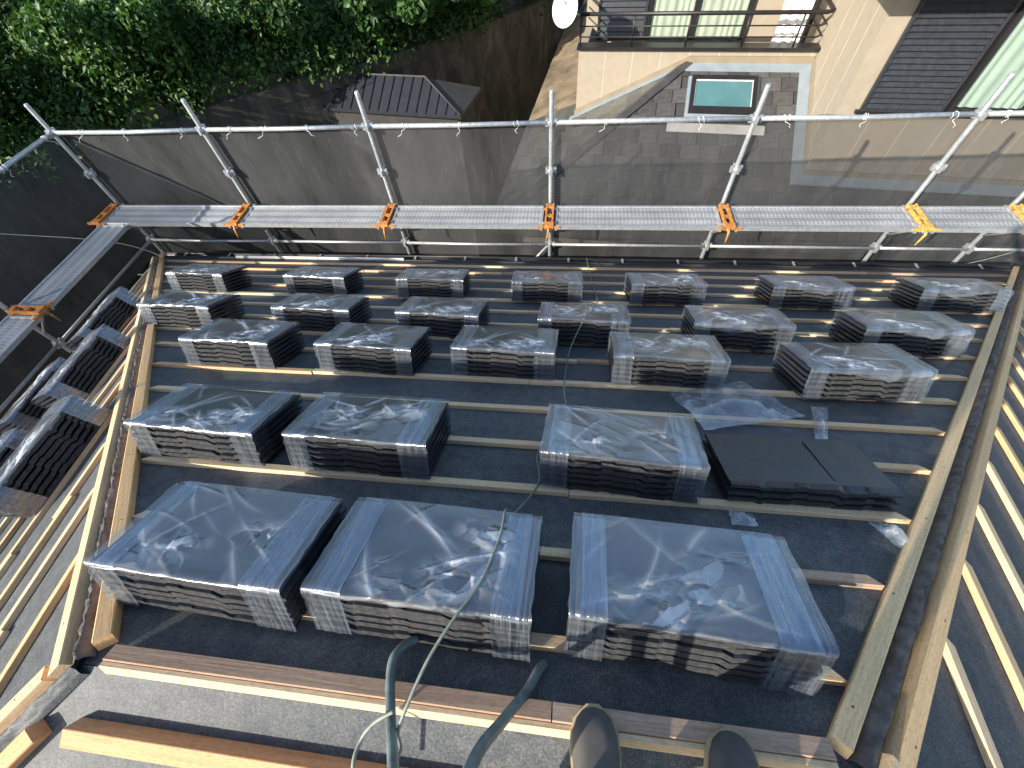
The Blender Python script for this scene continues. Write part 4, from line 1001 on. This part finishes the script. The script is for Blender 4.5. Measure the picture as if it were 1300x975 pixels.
def loose(label, pts, seed, amp, name='film_sheet', nn=26):
    # pts: four (x,v) corners on the main slope
    (a, b, c_, d) = [np.array(p) for p in pts]; G = np.zeros((nn, nn, 3)); cen = (a+b+c_+d)/4
    for i in range(nn):
        for j in range(nn):
            s, t = i/(nn-1), j/(nn-1); p = (a*(1-s)+b*s)*(1-t)+(d*(1-s)+c_*s)*t
            wob = 1+0.10*float(vnoise(np.array([s*4+seed]), np.array([t*4]), seed)[0])
            p = cen+(p-cen)*wob
            h = 0.026 + amp*(0.5+float(vnoise(np.array([s*3+seed]), np.array([t*3]), seed)[0]))*math.sin(math.pi*s)*math.sin(math.pi*t) + 0.012*abs(float(vnoise(np.array([s*9]), np.array([t*7+seed]), seed+1)[0]))
            q = PM(p[0], p[1], h); G[i, j] = q
    o = PM(cen[0], cen[1], 0); G -= np.array(o)
    e = MB().grid(G).obj(name, M['film_loose'], None, T(o)); tag(e, label, 'plastic film')
loose('crumpled clear film sheet lying loose behind the opened tile stack', [(0.70, 1.24), (1.22, 1.40), (1.02, 1.74), (0.60, 1.56)], 3, 0.09)
loose('twisted strip of clear film beside the opened tile stack', [(1.16, 1.20), (1.21, 1.20), (1.36, 1.50), (1.28, 1.50)], 5, 0.05, 'film_strip', 14)
loose('small torn film scrap below the opened tile stack', [(0.63, 0.66), (0.72, 0.66), (0.72, 0.72), (0.64, 0.73)], 7, 0.03, 'film_scrap', 12)
loose('torn film scrap against the hip board by the opened stack', [(1.14, 0.62), (1.19, 0.60), (1.20, 0.72), (1.11, 0.73)], 9, 0.04, 'film_scrap', 12)
# green tubular frame standing on the ridge
fe = empty('steel_frame', T(W(-0.2, -0.2, -1.28))); tag(fe, 'green chipped tubular steel frame with bent feet resting on the ridge', 'steel frame')
FI = T(-W(-0.2, -0.2, -1.28))
l1 = smooth([W(-0.344, 0.016, -1.30), W(-0.368, 0.002, -1.28), W(-0.385, -0.029, -1.26), W(-0.377, -0.07, -1.24), W(-0.344, -0.132, -1.19), W(-0.29, -0.206, -1.10), W(-0.20, -0.31, -0.92)], 6)
MB().tube(l1, [0.0095, 0.0105, 0.0115]+[0.0118]*(len(l1)-3), 10).obj('leg', M['green'], fe, FI)
l2 = smooth([W(0.0, -0.002, -1.33), W(-0.015, -0.017, -1.31), W(-0.042, -0.064, -1.27), W(-0.084, -0.114, -1.18), W(-0.122, -0.168, -0.98), W(-0.14, -0.31, -0.80)], 6)
MB().tube(l2, [0.009, 0.0105, 0.0118]+[0.0122]*(len(l2)-3), 10).obj('leg', M['green'], fe, FI)
MB().tube([W(-0.21, -0.31, -0.93), W(-0.13, -0.31, -0.79)], 0.016, 10).obj('crossbar', M['green'], fe, FI)
for x, zt_ in ((-0.20, -0.92), (-0.14, -0.80)):
    MB().tube([W(x, -0.31, zt_), W(x*1.4+0.05, -0.75, -1.28-(0.75-0.13)*SL+0.01)], 0.014, 10).obj('rear_leg', M['green'], fe, FI)
# the photographer: feet on the ridge, body behind the lens (casts the shadow on the near stacks)
pe = empty('person', T(W(0.27, -0.25, -1.26))); tag(pe, 'person in dark work clothes and dusty shoes standing on the ridge', 'person')
PI_ = T(-W(0.27, -0.25, -1.26))
def shoe(x, ytoe, z, yaw):
    e = T(W(x, ytoe, z)) @ RZ(yaw); n = 16; secs = []
    prof = [(0.0, 0.010, 0.018), (-0.006, 0.026, 0.030), (-0.02, 0.040, 0.042), (-0.045, 0.049, 0.050), (-0.08, 0.052, 0.060), (-0.12, 0.048, 0.078), (-0.17, 0.042, 0.100), (-0.22, 0.038, 0.112), (-0.26, 0.034, 0.112), (-0.275, 0.02, 0.10)]
    P = np.zeros((len(prof), n+1, 3))
    for i, (y, hw, h) in enumerate(prof):
        for j in range(n+1):
            a = math.pi*j/n; sx = math.copysign(abs(math.cos(a))**0.75, math.cos(a)); P[i, j] = (sx*hw, y, 0.012+(h-0.012)*math.sin(a)**0.75)
    MB().grid(P[:, ::-1]).obj('shoe', M['shoe'], pe, PI_ @ e)
    out = [(hw+0.004)*1.0 for _, hw, _ in prof]; top = [(out[i], prof[i][0]+(0.006 if i == 0 else 0), 0.016) for i in range(len(prof))]
    poly = top + [(-p[0], p[1], p[2]) for p in reversed(top)]
    MB().slab(poly[::-1], (0, 0, -0.018)).obj('shoe_sole', M['sole'], pe, PI_ @ e)
shoe(0.115, -0.075, -1.245, 0.06); shoe(0.415, -0.085, -1.240, -0.10)
def body():
    J = {'pel': (0.27, -0.40, -0.47, .125), 'spi': (0.26, -0.41, -0.25, .125), 'che': (0.24, -0.40, -0.02, .135), 'nec': (0.22, -0.38, 0.13, .055), 'hea': (0.20, -0.36, 0.22, .075), 'top': (0.20, -0.36, 0.34, .075),
         'hl': (0.18, -0.40, -0.50, .095), 'kl': (0.13, -0.36, -0.85, .065), 'al': (0.125, -0.33, -1.17, .048), 'hr': (0.36, -0.40, -0.50, .095), 'kr': (0.40, -0.36, -0.85, .065), 'ar': (0.41, -0.335, -1.165, .048),
         'sl': (0.06, -0.40, 0.05, .055), 'el': (0.0, -0.42, -0.20, .045), 'wl': (-0.05, -0.17, -0.03, .03), 'sr': (0.42, -0.40, 0.05, .055), 'er': (0.42, -0.40, -0.20, .045), 'wr': (0.12, -0.15, -0.02, .03)}
    E = [('pel', 'spi'), ('spi', 'che'), ('che', 'nec'), ('nec', 'hea'), ('hea', 'top'), ('pel', 'hl'), ('hl', 'kl'), ('kl', 'al'), ('pel', 'hr'), ('hr', 'kr'), ('kr', 'ar'), ('che', 'sl'), ('sl', 'el'), ('el', 'wl'), ('che', 'sr'), ('sr', 'er'), ('er', 'wr')]
    names = list(J); me = bpy.data.meshes.new('body')
    me.from_pydata([tuple(W(*J[n][:3])) for n in names], [(names.index(a), names.index(b)) for a, b in E], [])
    me.materials.append(M['trouser']); o = link(bpy.data.objects.new('body', me), pe, PI_)
    md = o.modifiers.new('skin', 'SKIN'); 
    for i, n in enumerate(names): me.skin_vertices[0].data[i].radius = (J[n][3], J[n][3])
    me.skin_vertices[0].data[0].use_root = True
    o.modifiers.new('sub', 'SUBSURF').levels = 2; o.modifiers['sub'].render_levels = 2
body()
G = np.zeros((10, 20, 3))
for i in range(10):
    for j in range(20):
        t = math.pi*0.62*i/9; a = 2*math.pi*j/19; G[i, j] = (0.105*math.sin(t)*math.cos(a), 0.115*math.sin(t)*math.sin(a)-0.012, 0.115*math.cos(t))
MB().grid(G).obj('cap', M['hair'], pe, PI_ @ T(W(0.20, -0.365, 0.32)))
# head with face, and hands raised behind the lens
hc = W(0.20, -0.345, 0.265); G = np.zeros((18, 26, 3))
for i in range(18):
    for j in range(26):
        t = math.pi*i/17; a = 2*math.pi*j/25; x, y, z = 0.078*math.sin(t)*math.cos(a), 0.098*math.sin(t)*math.sin(a), 0.118*math.cos(t)
        x *= 1.0 if z > -0.03 else 1.0-0.28*(-z-0.03)/0.09
        if y > 0: y += 0.026*math.exp(-(x/0.014)**2-((z+0.012)/0.028)**2) + 0.006*math.exp(-(x/0.028)**2-((z+0.062)/0.009)**2) - 0.007*(math.exp(-((abs(x)-0.032)/0.014)**2-((z-0.012)/0.012)**2))
        G[i, j] = (x, y, z)
head = MB().grid(G[:, ::-1]).obj('head', M['skin'], pe, PI_ @ T(hc) @ Matrix.Rotation(-0.5, 4, 'X'))
for sx in (-1, 1):
    MB().tube([(sx*0.030, 0.083, 0.012), (sx*0.030, 0.090, 0.012)], [0.010, 0.004], 8).obj('eye', M['hair'], head)
    MB().tube([(sx*0.074, -0.005, 0.03), (sx*0.086, -0.014, 0.015), (sx*0.083, -0.008, -0.012), (sx*0.074, 0.0, -0.03)], 0.009, 6).obj('ear', M['skin'], head)
for wx, hx_, sg in ((-0.05, -0.055, 1), (0.12, 0.085, -1)):
    mb = MB(); b = Vector(W(wx, -0.16, -0.025)); p = Vector(W(hx_, -0.105, 0.0))
    mb.tube([b, (b+p)/2, p, p+Vector((0, 0.02, 0.012))], [0.026, 0.030, 0.036, 0.028], 10)
    for k, ln in enumerate((0.055, 0.066, 0.062, 0.048)):
        q = p + Vector((sg*(0.006-0.004*k), 0.012, 0.030-0.018*k)); mb.tube([q, q+Vector((sg*0.012, ln*0.35, 0.006)), q+Vector((sg*(0.018+ln*0.35), ln*0.42, 0.004)), q+Vector((sg*(0.018+ln*0.6), ln*0.25, 0.0))], [0.009, 0.0088, 0.008, 0.0065], 7)
    mb.tube([p+Vector((0, -0.01, 0.02)), p+Vector((sg*0.022, 0.0, 0.042)), p+Vector((sg*0.040, 0.006, 0.048))], [0.012, 0.0105, 0.008], 7)
    mb.obj('hand', M['skin'], pe, PI_)
